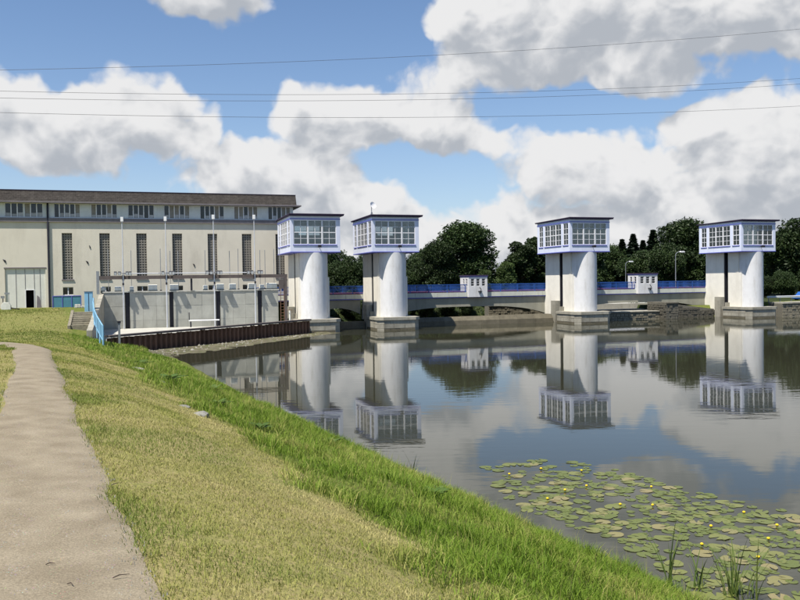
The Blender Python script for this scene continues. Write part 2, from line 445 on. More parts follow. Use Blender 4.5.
def lines(segs):
    out = []
    for a, b, st in segs: out += list(np.arange(a, b, st))
    out.append(segs[-1][1]); return np.array(out)
S_ = lines([(-1500, -200, 130), (-200, -14, 12), (-14, 30, .22), (30, 60, .5), (60, 150, 1.1), (150, 400, 12), (400, 2500, 150)])
D_ = lines([(-2000, -300, 150), (-300, -110, 8), (-110, -4, 1.1), (-4, 13, .17), (13, 40, 1.1), (40, 200, 10), (200, 1500, 130)])
SS, DD = np.meshgrid(S_, D_, indexing='ij')
GX, GY = sd_xy(SS, DD)
GZ = ground_z(GX, GY)
ns, nd = SS.shape
idx = np.arange(ns * nd).reshape(ns, nd)
quads = np.stack([idx[:-1, :-1], idx[:-1, 1:], idx[1:, 1:], idx[1:, :-1]], -1).reshape(-1, 4)
def np_mesh(name, V, F, k, mat_, attrs=None, smooth=False):
    me = bpy.data.meshes.new(name)
    me.vertices.add(len(V)); me.vertices.foreach_set('co', np.ascontiguousarray(V, dtype=np.float32).ravel())
    F = np.ascontiguousarray(F, dtype=np.int32)
    me.loops.add(F.size); me.loops.foreach_set('vertex_index', F.ravel())
    me.polygons.add(len(F)); me.polygons.foreach_set('loop_start', np.arange(0, F.size, k, dtype=np.int32))
    me.update(calc_edges=True)
    if smooth: me.polygons.foreach_set('use_smooth', np.ones(len(F), dtype=bool))
    for n, a in (attrs or {}).items():
        at = me.attributes.new(n, 'FLOAT', 'POINT'); at.data.foreach_set('value', np.ascontiguousarray(a, dtype=np.float32))
    me.materials.append(mat_)
    o = bpy.data.objects.new(name, me); COL.objects.link(o)
    return o

def soil_zone(x, y):
    s, d = xy_sd(x, y); u, v = xy_uv(x, y)
    dd = d - edge_wobble(s)
    dry = sstep(dd + (vnoise(x, y, .9, 4) - .5) * 1.9, 6.4, 7.3)
    dry = dry * (1 - .55 * sstep(s, 30, 45))
    w = (u - PILE_A[0]) * PILE_N[0] + (v - PILE_A[1]) * PILE_N[1]
    t = (u - PILE_A[0]) * PILE_T[0] + (v - PILE_A[1]) * PILE_T[1]
    mud = ((v > -21.5) & (u > -28.9) & (w > -.5) & (v < 3)) | ((w > -.3) & (w < 7) & (t > 0) & (ground_z(x, y) < .5) & (v > -29))
    return dry, mud.astype(float), dd
def ground_material():
    m = bpy.data.materials.new('ground_soil'); m.use_nodes = True; MATS['ground_soil'] = m
    nt = m.node_tree; N = nt.nodes; L = nt.links; p = N['Principled BSDF']; p.inputs['Roughness'].default_value = .95; p.inputs['Specular IOR Level'].default_value = .1
    tc = N.new('ShaderNodeTexCoord')
    def noise(sc, det=5):
        n = N.new('ShaderNodeTexNoise'); n.inputs['Scale'].default_value = sc; n.inputs['Detail'].default_value = det; L.new(tc.outputs['Object'], n.inputs['Vector']); return n.outputs['Fac']
    def mixc(f, a, b):
        n = N.new('ShaderNodeMix'); n.data_type = 'RGBA'
        if isinstance(f, float): n.inputs['Factor'].default_value = f
        else: L.new(f, n.inputs['Factor'])
        for k, c in (('A', a), ('B', b)):
            if isinstance(c, tuple): n.inputs[k].default_value = (*c, 1)
            else: L.new(c, n.inputs[k])
        return n.outputs['Result']
    def rng(f, a, b):
        n = N.new('ShaderNodeMapRange'); n.inputs['From Min'].default_value = a; n.inputs['From Max'].default_value = b; L.new(f, n.inputs['Value']); return n.outputs[0]
    def att(nm):
        n = N.new('ShaderNodeAttribute'); n.attribute_name = nm; return n.outputs['Fac']
    lush = mixc(rng(noise(3), .35, .65), (.085, .115, .022), (.14, .15, .04))
    dry = mixc(rng(noise(.9), .38, .62), (.26, .225, .095), (.20, .195, .065))
    dry = mixc(rng(noise(14), .45, .75), dry, (.27, .22, .11))
    mud = mixc(rng(noise(1.5), .35, .65), (.16, .14, .10), (.075, .07, .045))
    mud = mixc(rng(noise(4), .55, .62), mud, (.10, .12, .04))
    c = mixc(att('dry'), lush, dry); c = mixc(att('mud'), c, mud)
    weeds = mixc(rng(noise(1.2), .35, .65), (.022, .034, .011), (.045, .055, .02)); c = mixc(att('weeds'), c, weeds)  # dark ground cover; shade beyond the bridge is put into its colour
    L.new(c, p.inputs['Base Color'])
    bp = N.new('ShaderNodeBump'); bp.inputs['Strength'].default_value = .7; bp.inputs['Distance'].default_value = .04
    L.new(noise(22, 6), bp.inputs['Height']); L.new(bp.outputs[0], p.inputs['Normal'])
    return m
_dry, _mud, _dd = soil_zone(GX.ravel(), GY.ravel())
ground = np_mesh('ground', np.stack([GX.ravel(), GY.ravel(), GZ.ravel()], -1), quads[:, ::-1], 4, ground_material(), {'dry': _dry, 'mud': _mud, 'weeds': ((lambda uv: ((uv[1] > 8) & (uv[0] > -3)).astype(float))(xy_uv(GX.ravel(), GY.ravel())))}, True)  # weeds mask also carries the painted shade of the far bank
tag(ground, 'grassy embankment and flat land around the river', 'ground', kind='structure')

# ------------------------------------------------------------------ water
def water_material():
    m = bpy.data.materials.new('river_water'); m.use_nodes = True; MATS['river_water'] = m
    nt = m.node_tree; N = nt.nodes; L = nt.links; p = N['Principled BSDF']
    p.inputs['Base Color'].default_value = (.034, .035, .022, 1); p.inputs['Roughness'].default_value = .025
    p.inputs['IOR'].default_value = 1.33; p.inputs['Specular IOR Level'].default_value = .5
    tc = N.new('ShaderNodeTexCoord')
    mp = N.new('ShaderNodeMapping'); mp.inputs['Scale'].default_value = (.55, 1.5, 1); mp.inputs['Rotation'].default_value = (0, 0, math.radians(12)); L.new(tc.outputs['Object'], mp.inputs[0])
    n1 = N.new('ShaderNodeTexNoise'); n1.inputs['Scale'].default_value = 1.1; n1.inputs['Detail'].default_value = 3; L.new(mp.outputs[0], n1.inputs['Vector'])
    n2 = N.new('ShaderNodeTexNoise'); n2.inputs['Scale'].default_value = .07; n2.inputs['Detail'].default_value = 2; L.new(tc.outputs['Object'], n2.inputs['Vector'])
    r = N.new('ShaderNodeMapRange'); r.inputs['From Min'].default_value = .42; r.inputs['From Max'].default_value = .66; r.inputs['To Min'].default_value = .25; L.new(n2.outputs['Fac'], r.inputs['Value'])
    mu = N.new('ShaderNodeMath'); mu.operation = 'MULTIPLY'; L.new(n1.outputs['Fac'], mu.inputs[0]); L.new(r.outputs[0], mu.inputs[1])
    bp = N.new('ShaderNodeBump'); bp.inputs['Strength'].default_value = .115; bp.inputs['Distance'].default_value = .05
    L.new(mu.outputs[0], bp.inputs['Height']); L.new(bp.outputs[0], p.inputs['Normal'])
    return m
wv = []; wf = []
me = bpy.data.meshes.new('water')
me.from_pydata([(-700, -400, 0), (1500, -400, 0), (1500, 1200, 0), (-700, 1200, 0)], [], [(0, 1, 2, 3)])
me.materials.append(water_material())
water = bpy.data.objects.new('water', me); COL.objects.link(water)
tag(water, 'calm brown river water reflecting the towers', 'water', kind='structure')

# ------------------------------------------------------------------ footpath
def path_material():
    m = bpy.data.materials.new('path_earth'); m.use_nodes = True; MATS['path_earth'] = m
    nt = m.node_tree; N = nt.nodes; L = nt.links; p = N['Principled BSDF']; p.inputs['Roughness'].default_value = .95; p.inputs['Specular IOR Level'].default_value = .12
    tc = N.new('ShaderNodeTexCoord')
    def ns_(sc, det=6):
        n = N.new('ShaderNodeTexNoise'); n.inputs['Scale'].default_value = sc; n.inputs['Detail'].default_value = det; L.new(tc.outputs['Object'], n.inputs['Vector']); return n.outputs['Fac']
    cr = N.new('ShaderNodeValToRGB'); L.new(ns_(2.6, 9), cr.inputs[0])
    cr.color_ramp.elements[0].position = .3; cr.color_ramp.elements[0].color = (.195, .160, .108, 1)
    cr.color_ramp.elements[1].position = .72; cr.color_ramp.elements[1].color = (.285, .242, .170, 1)
    vo = N.new('ShaderNodeTexVoronoi'); vo.inputs['Scale'].default_value = 70; L.new(tc.outputs['Object'], vo.inputs['Vector'])
    sp = N.new('ShaderNodeMapRange'); sp.inputs['From Min'].default_value = .08; sp.inputs['From Max'].default_value = .25; sp.inputs['To Min'].default_value = .5; sp.inputs['To Max'].default_value = 0; L.new(vo.outputs['Distance'], sp.inputs['Value'])
    pk = N.new('ShaderNodeMath'); pk.operation = 'MULTIPLY'; L.new(sp.outputs[0], pk.inputs[0])
    rr = N.new('ShaderNodeMapRange'); rr.inputs['From Min'].default_value = .5; rr.inputs['From Max'].default_value = .6; L.new(ns_(9, 3), rr.inputs['Value']); L.new(rr.outputs[0], pk.inputs[1])
    mx = N.new('ShaderNodeMix'); mx.data_type = 'RGBA'; L.new(pk.outputs[0], mx.inputs['Factor']); L.new(cr.outputs[0], mx.inputs['A'])
    L.new(vo.outputs['Color'], mx.inputs['B'])
    hs = N.new('ShaderNodeHueSaturation'); hs.inputs['Saturation'].default_value = .95; L.new(mx.outputs['Result'], hs.inputs['Color'])
    gv = N.new('ShaderNodeMapRange'); gv.inputs['From Min'].default_value = .3; gv.inputs['From Max'].default_value = .7; gv.inputs['To Min'].default_value = .72; gv.inputs['To Max'].default_value = 1.22; L.new(ns_(85, 4), gv.inputs['Value']); L.new(gv.outputs[0], hs.inputs['Value'])
    L.new(hs.outputs[0], p.inputs['Base Color'])
    ad = N.new('ShaderNodeMath'); ad.operation = 'ADD'; L.new(ns_(40, 6), ad.inputs[0]); L.new(ns_(150, 3), ad.inputs[1])
    bp = N.new('ShaderNodeBump'); bp.inputs['Strength'].default_value = .35; bp.inputs['Distance'].default_value = .012; L.new(ad.outputs[0], bp.inputs['Height']); L.new(bp.outputs[0], p.inputs['Normal'])
    return m
_ps = np.concatenate([np.arange(-30, 24, .12)])
def path_center(s): return np.interp(s, [-30, 0, 8, 14, 18, 21, 24, 30], [9.97, 9.76, 9.70, 9.85, 10.3, 11.3, 13.2, 19.0])
def path_half(s): return np.interp(s, [-30, -7, -3, 0, 8, 14, 20, 30], [.60, .60, .53, .43, .41, .46, .56, .8])
def path_edges(s):
    c = path_center(s); h = path_half(s)
    return c - h + .22*(vnoise(s, s*0+1.7, 1.9, 5)-.5), c + h + .26*(vnoise(s, s*0+8.2, 1.6, 5)-.5)
_ps = np.arange(-30, 30, .12)
_lo, _hi = path_edges(_ps)
NP_ = 13
tt = np.linspace(0, 1, NP_)
PD = _lo[:, None] + (_hi - _lo)[:, None] * tt[None]
PS = np.repeat(_ps[:, None], NP_, 1)
PX, PY = sd_xy(PS, PD)
PZ = ground_z(PX, PY) + .004 + .022 * np.sin(np.pi * tt)[None] ** .5 + .003*(vnoise(PX, PY, .5, 3)-.5)
pidx = np.arange(len(_ps) * NP_).reshape(len(_ps), NP_)
pq = np.stack([pidx[:-1, :-1], pidx[:-1, 1:], pidx[1:, 1:], pidx[1:, :-1]], -1).reshape(-1, 4)
path = np_mesh('path', np.stack([PX.ravel(), PY.ravel(), PZ.ravel()], -1), pq[:, ::-1], 4, path_material(), None, True)
tag(path, 'trodden sandy footpath through the mown grass', 'path', kind='structure')

# ------------------------------------------------------------------ weir towers
def window_unit(parent, axis, a0, a1, z0, z1, c, out, bays, cols, rows, name='window', deep=.10):
    """timber window: frame with mullions and glazing bars plus one glass sheet per bay. axis 'u' faces -v/+v, 'v' faces -u/+u."""
    fr = MB()
    def bx(p0, p1, q0, q1, t=deep, off=0.0):
        c0, c1 = (c + off, c + off + t * -out) if True else 0
        lo, hi = min(c0, c1), max(c0, c1)
        if axis == 'u': fr.box(p0, p1, lo, hi, q0, q1)
        else: fr.box(lo, hi, p0, p1, q0, q1)
    e = .07
    bx(a0, a1, z0, z0 + e); bx(a0, a1, z1 - e, z1); bx(a0, a0 + e, z0 + e, z1 - e); bx(a1 - e, a1, z0 + e, z1 - e)
    wbay = (a1 - a0) / bays
    for b in range(1, bays):
        m = a0 + wbay * b; bx(m - .085, m + .085, z0 + e, z1 - e, deep + .03, .015 * out)
    zm = z0 + (z1 - z0) * .5
    for b in range(bays):
        l = a0 + wbay * b + .085; r = a0 + wbay * (b + 1) - .085
        for k in range(1, rows):
            zz = z0 + (z1 - z0) * k / rows; h = .045 if k == rows // 2 else .022
            bx(l, r, zz - h, zz + h, .05, -.02 * out)
        for k in range(1, cols):
            m = l + (r - l) * k / cols; bx(m - .022, m + .022, z0 + e, z1 - e, .045, -.022 * out)
    w = fr.build(name, 'window_white', parent)
    for b in range(bays):
        l = a0 + wbay * b + .03; r = a0 + wbay * (b + 1) - .03
        g = MB(); cc = c - .06 * out
        if axis == 'u': g.box(l, r, cc - .004, cc + .004, z0 + .03, z1 - .03)
        else: g.box(cc - .004, cc + .004, l, r, z0 + .03, z1 - .03)
        g.build('pane', 'cabin_glass', w)
    return w

CAB_W, CAB_D, CZ0, CZ1 = 5.6, 8.45, 8.85, 12.98
def make_tower():
    t = wroot('weir_tower', 0, 0, 0, 'tower', 'tower', 'white gate towers standing in the river')
    # piers
    n = 40; cyl = MB()
    cu, cv, r = 2.85, 1.50, 1.56
    cyl.tube([(cu, cv, 1.3), (cu, cv, 4.0), (cu, cv, 8.86)], r, 48)
    cyl.build('round_column', 'column_paint', t, smooth=True)
    fp = MB(); fp.box(1.22, 4.48, 1.95, 4.0, 1.3, 8.86); fp.build('front_pier', 'white_render', t)
    pl = MB(); pl.box(1.12, 4.58, 1.35, 2.35, 1.3, 6.1); pl.build('pier_pilaster', 'white_render', t)
    rp = MB()
    rp.prism([(4.86, .9), (9.6, .9), (9.55, 1.8), (9.25, 2.9), (8.85, 3.6), (8.62, 4.4), (8.6, 8.86), (4.86, 8.86)], 'x', 1.24, 4.46)
    rp.build('rear_pier', 'white_render', t)
    gd = MB(); gd.box(1.30, 4.40, 4.70, 4.852, .0, 8.8); gd.box(2.6, 3.2, 4.0, 4.70, .0, 8.8); gd.build('slot_dark_plate', 'steel_dark', t)  # dark plates added so the open gate slot looks shaded
    sl = MB(); sl.box(.72, 1.22, 3.7, 4.05, -.4, 2.0); sl.box(.55, 1.24, 4.75, 5.95, -.4, 2.75)
    sl.build('slot_pillar', 'concrete', t)
    # stone base in courses
    bs = MB(); bs.prism([(.42, 4.1), (.42, -.35), (1.0, -.83), (4.7, -.83), (5.26, -.35), (5.26, 4.1)], 'z', -.8, 1.14)
    base = bs.build('pier_base', 'mortar', t)
    cap = MB(); cap.prism([(.26, 4.14), (.26, -.42), (.92, -1.0), (4.78, -1.0), (5.42, -.42), (5.42, 4.14)], 'z', 1.14, 1.46)
    cap.build('base_cap', 'concrete', base)
    rows = [(-.5, .20), (.22, .66), (.68, 1.13)]
    for k, (z0, z1) in enumerate(rows):
        # front
        xs = [1.0, 2.2, 3.5, 4.7] if k % 2 else [1.0, 1.75, 2.9, 4.1, 4.7]
        for a, b in zip(xs[:-1], xs[1:]):
            o = random.uniform(.05, .08)
            MB().box(a + .012, b - .012, -.83 - o, -.6, z0, z1).build('stone_block', 'concrete' if k else 'concrete_dark', base, bevel=.015)
        ys = [-.3, .9, 2.0, 3.0, 4.05] if k % 2 else [-.3, .4, 1.5, 2.6, 4.05]
        for a, b in zip(ys[:-1], ys[1:]):
            for x0, x1 in ((.42 - random.uniform(.05, .08), .7), (5.0, 5.26 + random.uniform(.05, .08))):
                MB().box(x0, x1, a + .012, b - .012, z0, z1).build('stone_block', 'concrete' if k else 'concrete_dark', base, bevel=.015)
        for x in (1, -1):   # splayed corners
            p = [(.42 - .06, -.31), (1.0, -.83 - .07), (1.0, -.62), (.7, -.31)]
            if x < 0: p = [(5.68 - a, b) for a, b in p]
            MB().prism(p, 'z', z0, z1).build('stone_block', 'concrete', base)
    # cabin
    fl = MB(); fl.box(.02, CAB_W - .02, .02, CAB_D - .02, CZ0 + .10, CZ0 + .30); fl.build('cabin_floor', 'cabin_paint', t)
    WZ0, WZ1 = 9.72, 12.42
    cw = MB(); T = .22
    FW = [(.34, 5.16, WZ0, WZ1)]
    SW = [(.36, 1.62, WZ0, WZ1), (2.12, 6.42, WZ0, WZ1), (6.86, 7.98, WZ0, WZ1)]
    holes_wall(cw, 0, CAB_W, CZ0 + .08, 12.86, 0, T, FW)
    holes_wall(cw, 0, CAB_W, CZ0 + .08, 12.86, CAB_D - T, CAB_D, FW)
    holes_wall(cw, T, CAB_D - T, CZ0 + .08, 12.86, 0, T, SW, 'v')
    holes_wall(cw, T, CAB_D - T, CZ0 + .08, 12.86, CAB_W - T, CAB_W, SW, 'v')
    wall = cw.build('cabin_wall', 'cabin_paint', t)
    window_unit(t, 'u', .34, 5.16, WZ0, WZ1, .03, -1, 3, 2, 4)
    window_unit(t, 'u', .34, 5.16, WZ0, WZ1, CAB_D - .03, 1, 3, 2, 4)
    for c, o in ((.03, -1), (CAB_W - .03, 1)):
        window_unit(t, 'v', .36, 1.62, WZ0, WZ1, c, o, 1, 2, 4)
        window_unit(t, 'v', 2.12, 6.42, WZ0, WZ1, c, o, 3, 2, 4)
        window_unit(t, 'v', 6.86, 7.98, WZ0, WZ1, c, o, 1, 2, 4)
    tr = MB()
    e = .035
    for z0, z1 in ((CZ0, CZ0 + .085), (12.50, 12.59)):
        tr.box(-e, CAB_W + e, -e, -.001, z0, z1); tr.box(-e, CAB_W + e, CAB_D + .001, CAB_D + e, z0, z1)
        tr.box(-e, -.001, -.001, CAB_D + .001, z0, z1); tr.box(CAB_W + .001, CAB_W + e, -.001, CAB_D + .001, z0, z1)
    tr.box(0, CAB_W, 0, CAB_D, CZ0 - .02, CZ0 + .075)
    tr.build('blue_band', 'blue_trim', t)
    sills = [('u', .28, 5.22, -.07, .0), ('u', .28, 5.22, CAB_D, CAB_D + .07)]
    for kind, a, b, c0, c1 in sills:
        MB().box(a, b, c0 - (0 if c0 > 0 else .0), c1, 9.62, 9.71).build('window_sill', 'blue_trim', t)
    for (a, b) in ((.30, 1.68), (2.06, 6.48), (6.80, 8.04)):
        MB().box(-.07, 0, a, b, 9.62, 9.71).build('window_sill', 'blue_trim', t)
        MB().box(CAB_W, CAB_W + .07, a, b, 9.62, 9.71).build('window_sill', 'blue_trim', t)
    rf = MB()
    zf, zr = 13.08, 12.98
    rf.prism([(-.32, 12.90), (CAB_D + .3, 12.862), (CAB_D + .3, zr), (-.32, zf - .03)], 'x', -.16, CAB_W + .38)
    roof = rf.build('roof', 'roof_felt', t)
    ra = MB(); ra.prism([(-.36, zf - .06), (CAB_D + .33, zr - .05), (CAB_D + .33, zr + .03), (-.36, zf + .03)], 'x', -.20, CAB_W + .42)
    ra.build('roof_edge', 'roof_felt', roof)
    # hoist machinery seen through the glass
    h = MB(); h.box(1.5, 4.1, 1.2, 2.2, CZ0 + .3, 10.3); h.box(1.3, 4.3, 4.4, 5.6, CZ0 + .3, 10.2); h.box(.9, 1.5, 2.9, 3.6, CZ0 + .3, 11.2)
    h.tube([(1.3, 3.5, 10.4), (4.3, 3.5, 10.4)], .55, 16); h.box(2.3, 3.1, 5.9, 6.6, CZ0 + .3, 11.0)
    h.build('hoist_machine', 'machine_grey', t)
    # outdoor floodlight on the front sill
    fld = MB(); fld.tube([(3.15, 0, 9.55), (3.15, -.35, 9.55)], .04, 6); fld.box(2.98, 3.32, -.62, -.30, 9.38, 9.66)
    fld.build('floodlight', 'steel_dark', t)
    return t
tower = make_tower()
tower_spots = [(0.0, 'white gate tower with a roof dish and mast above its blue cabin'),
               (-9.3, 'white gate tower overlapping the corner of the cream power house'),
               (25.2, 'white gate tower between the two small bridge cabins'),
               (50.8, 'white gate tower joined to the stone quay wall')]
TOWERS = []
for i, (u, lab) in enumerate(tower_spots):
    t = tower if i == 0 else copy_tree(tower)
    t.location = W(u, 0, 0); t['label'] = lab; TOWERS.append(t)
# dish and mast only on one tower
dm = MB(); dm.tube([(1.3, 4.6, 12.95), (1.3, 4.6, 14.55)], .05, 6); dm.tube([(1.3, 4.6, 12.98), (2.0, 5.0, 12.98)], .04, 6); dm.tube([(1.3, 4.6, 13.9), (1.75, 4.9, 12.98)], .03, 6); dm.tube([(1.3,4.6,13.9),(.9,4.3,12.98)], .03, 6)
mast = dm.build('roof_mast', 'steel_grey', TOWERS[0])
ds = MB(); pts = []; nn = 20
c0 = Vector((1.35, 4.35, 14.55)); ax = Vector((.35, -.8, .35)).normalized(); a_ = ax.orthogonal().normalized(); b_ = ax.cross(a_)
prof = [(0.02, 0), (.2, .02), (.36, .09), (.42, .13), (.40, .10), (.2, -.02), (.02, -.03)]
base_i = len(ds.v)
for rr, h in prof:
    for j in range(nn):
        w = 2*math.pi*j/nn; ds.v.append(tuple(c0 + ax*h + (a_*math.cos(w)+b_*math.sin(w))*rr))
for i in range(len(prof)-1):
    for j in range(nn):
        ds.f.append((i*nn+j, i*nn+(j+1) % nn, (i+1)*nn+(j+1) % nn, (i+1)*nn+j))
ds.tube([tuple(c0), tuple(c0 + ax*.35)], .02, 6)
ds.build('satellite_dish', 'dish_white', mast, smooth=True)

# ------------------------------------------------------------------ road bridge behind the towers
br = wroot('road_bridge', 0, 9, 3.4, 'long concrete road bridge with blue railing running behind the towers', 'bridge')
BV0, BV1 = 8.75, 14.2
dk = MB(); dk.box(-13, 62, BV0, BV1, 3.50, 3.88); dk.build('deck', 'asphalt', br)
for va, vb in ((BV0 - .16, BV0 + .35), (BV1 - .35, BV1 + .16)):
    k = 0
    for a in np.arange(-13, 62, 3.0):
        MB().box(a + .015, a + 2.985, va, vb, 3.42, 3.97).build('edge_beam', 'deck_edge', br)
    MB().box(-13, 62, va + .06, vb - .06, 3.30, 3.42).build('blue_drip_strip', 'blue_trim', br)
for va in (BV0 + .38, BV1 - .62):
    for a in np.arange(-13, 62, 5.0):
        MB().box(a + .01, a + 4.99, va, va + .22, 3.88, 4.14).build('kerb', 'kerb_red', br)
for (ua, ub) in ((-4.9, .9), (4.3, 26.6), (29.5, 52.1)):
    L_ = ub - ua; n = 24; top = []; bot = []
    for i in range(n + 1):
        x = i / n
        zz = 2.15 - 1.15 * abs(2 * x - 1) ** 3.2
        if L_ < 8: zz = 2.3 - .8 * abs(2*x-1)**2
        bot.append((ua + L_ * x, zz))
    poly = bot + [(ub, 3.3), (ua, 3.3)]
    MB().prism(poly, 'y', BV0 + .12, BV0 + .75).build('girder', 'girder', br)
    MB().prism(poly, 'y', BV1 - .75, BV1 - .12).build('girder', 'girder', br)
    MB().box(ua, ub, BV0 + .76, BV1 - .76, 3.05, 3.49).build('deck_soffit', 'girder', br)
pan = None
def rail_panel(u, v, w):
    m = MB()
    m.box(u, u + .08, v - .04, v + .04, 3.97, 5.02)
    m.box(u + .08, u + w, v - .035, v + .035, 4.94, 5.02); m.box(u + .08, u + w, v - .025, v + .025, 4.08, 4.14); m.box(u + .08, u + w, v - .025, v + .025, 4.52, 4.56)
    for q in np.arange(u + .17, u + w, .115): m.box(q - .017, q + .017, v - .012, v + .012, 4.14, 4.94)
    return m
proto = None
for v in (BV0 + .08, BV1 - .08):
    for a in np.arange(-12.6, 61.5, 2.5):
        if proto is None:
            proto = rail_panel(a, v, 2.5).build('railing_panel', 'rail_blue_dark', br); pa, pv = a, v
        else:
            c = proto.copy(); COL.objects.link(c); c.parent = br; c.location = (a - pa, v - pv, 0)
# little cabins on the bridge
def bridge_cabin(u, w, dpt, label):
    t = wroot('bridge_cabin', u, 8.1, 3.4, label, 'cabin', 'small cabins on the bridge edge')
    v0, v1, z0, z1 = 8.1, 8.1 + dpt, 3.38, 6.08
    n = 3
    ww = w / (n + .35); gap = (w - n * ww * .62) / (n + 1)
    fw = []
    x = u + gap
    for i in range(n): fw.append((x, x + ww * .62, 4.78, 5.72)); x += ww * .62 + gap
    sw = [(v0 + .5, v0 + 1.0, 4.78, 5.72), (v0 + 1.5, v0 + 2.0, 4.78, 5.72)]
    m = MB(); holes_wall(m, u, u + w, z0, z1, v0, v0 + .15, fw); holes_wall(m, u, u + w, z0, z1, v1 - .15, v1, [])
    holes_wall(m, v0 + .15, v1 - .15, z0, z1, u, u + .15, sw, 'v'); holes_wall(m, v0 + .15, v1 - .15, z0, z1, u + w - .15, u + w, sw, 'v')
    m.box(u + .15, u + w - .15, v0 + .15, v1 - .15, z0, z0 + .2)
    m.build('cabin_wall', 'column_paint', t)
    def win(axis, a, b, c, dirn):
        f = MB()
        def q(p0, p1, r0, r1, t0=.0, t1=.07):
            lo, hi = sorted((c + dirn * t0, c + dirn * t1))
            if axis == 'u': f.box(p0, p1, lo, hi, r0, r1)
            else: f.box(lo, hi, p0, p1, r0, r1)
        e = .035
        q(a, b, 4.78, 4.78 + e); q(a, b, 5.72 - e, 5.72); q(a, a + e, 4.78 + e, 5.72 - e); q(b - e, b, 4.78 + e, 5.72 - e)
        for z in (5.09, 5.41): q(a + e, b - e, z - .02, z + .02)
        o = f.build('window', 'window_white', t)
        g = MB(); lo, hi = sorted((c + dirn * .075, c + dirn * .085))
        if axis == 'u': g.box(a, b, lo, hi, 4.78, 5.72)
        else: g.box(lo, hi, a, b, 4.78, 5.72)
        g.build('pane', 'dark_glass', o)
    for a, b, _, _ in fw: win('u', a, b, v0 + .03, 1)
    for a, b, _, _ in sw: win('v', a, b, u + .03, 1); win('v', a, b, u + w - .03, -1)
    r = MB(); r.box(u - .1, u + w + .1, v0 - .1, v1 + .1, z1, z1 + .13); ro = r.build('roof', 'roof_felt', t)
    MB().box(u - .04, u + w + .04, v0 - .04, v1 + .04, z1 - .12, z1 - .004).build('roof_band', 'blue_trim', ro)
    b = MB(); b.tube([(u + w*.62, v0 - .02, 3.8), (u + w*.62, v0 - .22, 4.35), (u + w*.55, v0 - .22, 4.6)], .05, 6); b.box(u + w*.5, u + w*.68, v0 - .25, v0 - .0, 4.05, 4.15)
    b.build('bracket_lamp', 'steel_dark', t)
    return t
bridge_cabin(15.15, 2.6, 2.9, 'small white cabin with red-brown roof edge on the bridge beside the dish tower')
bridge_cabin(40.45, 3.1, 2.5, 'small white cabin on the bridge beside the curved lamp post')

def lamp_post(u, v, z0, h, arm, label, name='street_lamp'):
    t = wroot(name, u, v, z0, label, 'street lamp', 'tall street lamps by the bridge')
    MB().tube([(u, v, z0), (u, v, z0 + h*.5), (u, v, z0 + h)], [.075, .06, .045], 8).build('pole', 'steel_grey', t, smooth=True)
    pts = [(u, v, z0 + h - .02)] + [(u + arm * (1 - math.cos(a)), v, z0 + h + .55 * math.sin(a)) for a in (.4, .8, 1.2, 1.5)]
    MB().tube(pts, .045, 6).build('arm', 'steel_grey', t, smooth=True)
    x = u + arm * .93
    MB().prism([(x, z0 + h + .50), (x + .15, z0 + h + .43), (x + .75, z0 + h + .46), (x + .8, z0 + h + .55), (x + .6, z0 + h + .66), (x + .1, z0 + h + .64)], 'y', v - .16, v + .16).build('lamp_head', 'dish_white', t)
    return t
lamp_post(47.45, 9.3, 3.95, 4.7, .75, 'slim grey street lamp with white head curving over the bridge rail')
lamp_post(55.6, 34, 1.7, 6.2, .75, 'distant street lamp standing in front of the dark spruces')

# ------------------------------------------------------------------ masonry and sills round the piers
def masonry(mb, u0, u1, z0, z1, v, out=-1, lo=.32, hi=.75, rh=.34, depth=.12, axis='u', slope=None):
    z = z0
    while z < z1 - .05:
        h = min(rh * random.uniform(.75, 1.25), z1 - z)
        x = u0 + random.uniform(-.2, 0)
        while x < u1:
            w = random.uniform(lo, hi); a, b = max(x, u0) + .02, min(x + w, u1) - .02; x += w
            if b - a < .06: continue
            o = random.uniform(.01, depth)
            zt = z + h - .02
            if slope and zt > slope((a + b) / 2): continue
            j = [random.uniform(-.03, .03) for _ in range(4)]
            s = len(mb.v)
            bc = v - out * .1; fc = v + out * o; ins = .03
            P = lambda p, q, c: (p, c, q) if axis == 'u' else (c, p, q)
            mb.v += [P(a, z, bc), P(b, z, bc), P(b, zt, bc), P(a, zt, bc),
                     P(a + ins + j[0]*.5, z + ins, fc), P(b - ins + j[1]*.5, z + ins + j[2]*.5, fc), P(b - ins, zt - ins + j[3]*.5, fc), P(a + ins, zt - ins, fc)]
            mb.f += [(s+4, s+5, s+6, s+7), (s, s+1, s+5, s+4), (s+1, s+2, s+6, s+5), (s+2, s+3, s+7, s+6), (s+3, s, s+4, s+7)]
        z += h
def stone_wall(name, u0, u1, v0, v1, ztop, label, cat, stone='stone', capm='concrete', cap=.22):
    t = wroot(name, (u0 + u1) / 2, v0, 0, label, cat)
    MB().box(u0 + .02, u1 - .02, v0 + .04, v1, -1.2, ztop - cap).build('wall_core', 'mortar', t)
    m = MB(); masonry(m, u0, u1, -.35, ztop - cap, v0 + .04, -1)
    o = m.build('masonry_stones', stone, t); o['kind'] = 'stuff'
    n = max(1, int((u1 - u0) / 1.6)); st = (u1 - u0) / n
    for i in range(n):
        MB().box(u0 + i*st + .01, u0 + (i+1)*st - .01, v0 - .14, v1 + .05, ztop - cap + .003, ztop + random.uniform(-.015, .015)).build('coping_stone', capm, t, bevel=.02)
    return t
sill = wroot('weir_sill', 15, 4.6, 0, 'low stained concrete sill between the dish tower and the next pier', 'sill')
for i, a in enumerate(np.arange(5.4, 25.4, 2.5)):
    MB().prism([(4.6, -.8), (6.2, -.8), (6.2, .98 + .012*i), (5.2, .98 + .012*i), (4.75, .55)], 'x', a + .01, a + 2.49).build('concrete_block', 'concrete_dark', sill)
s2 = wroot('weir_sill', -1.5, 4.6, 0, 'short dark sill in the gap next to the power house tower', 'sill')
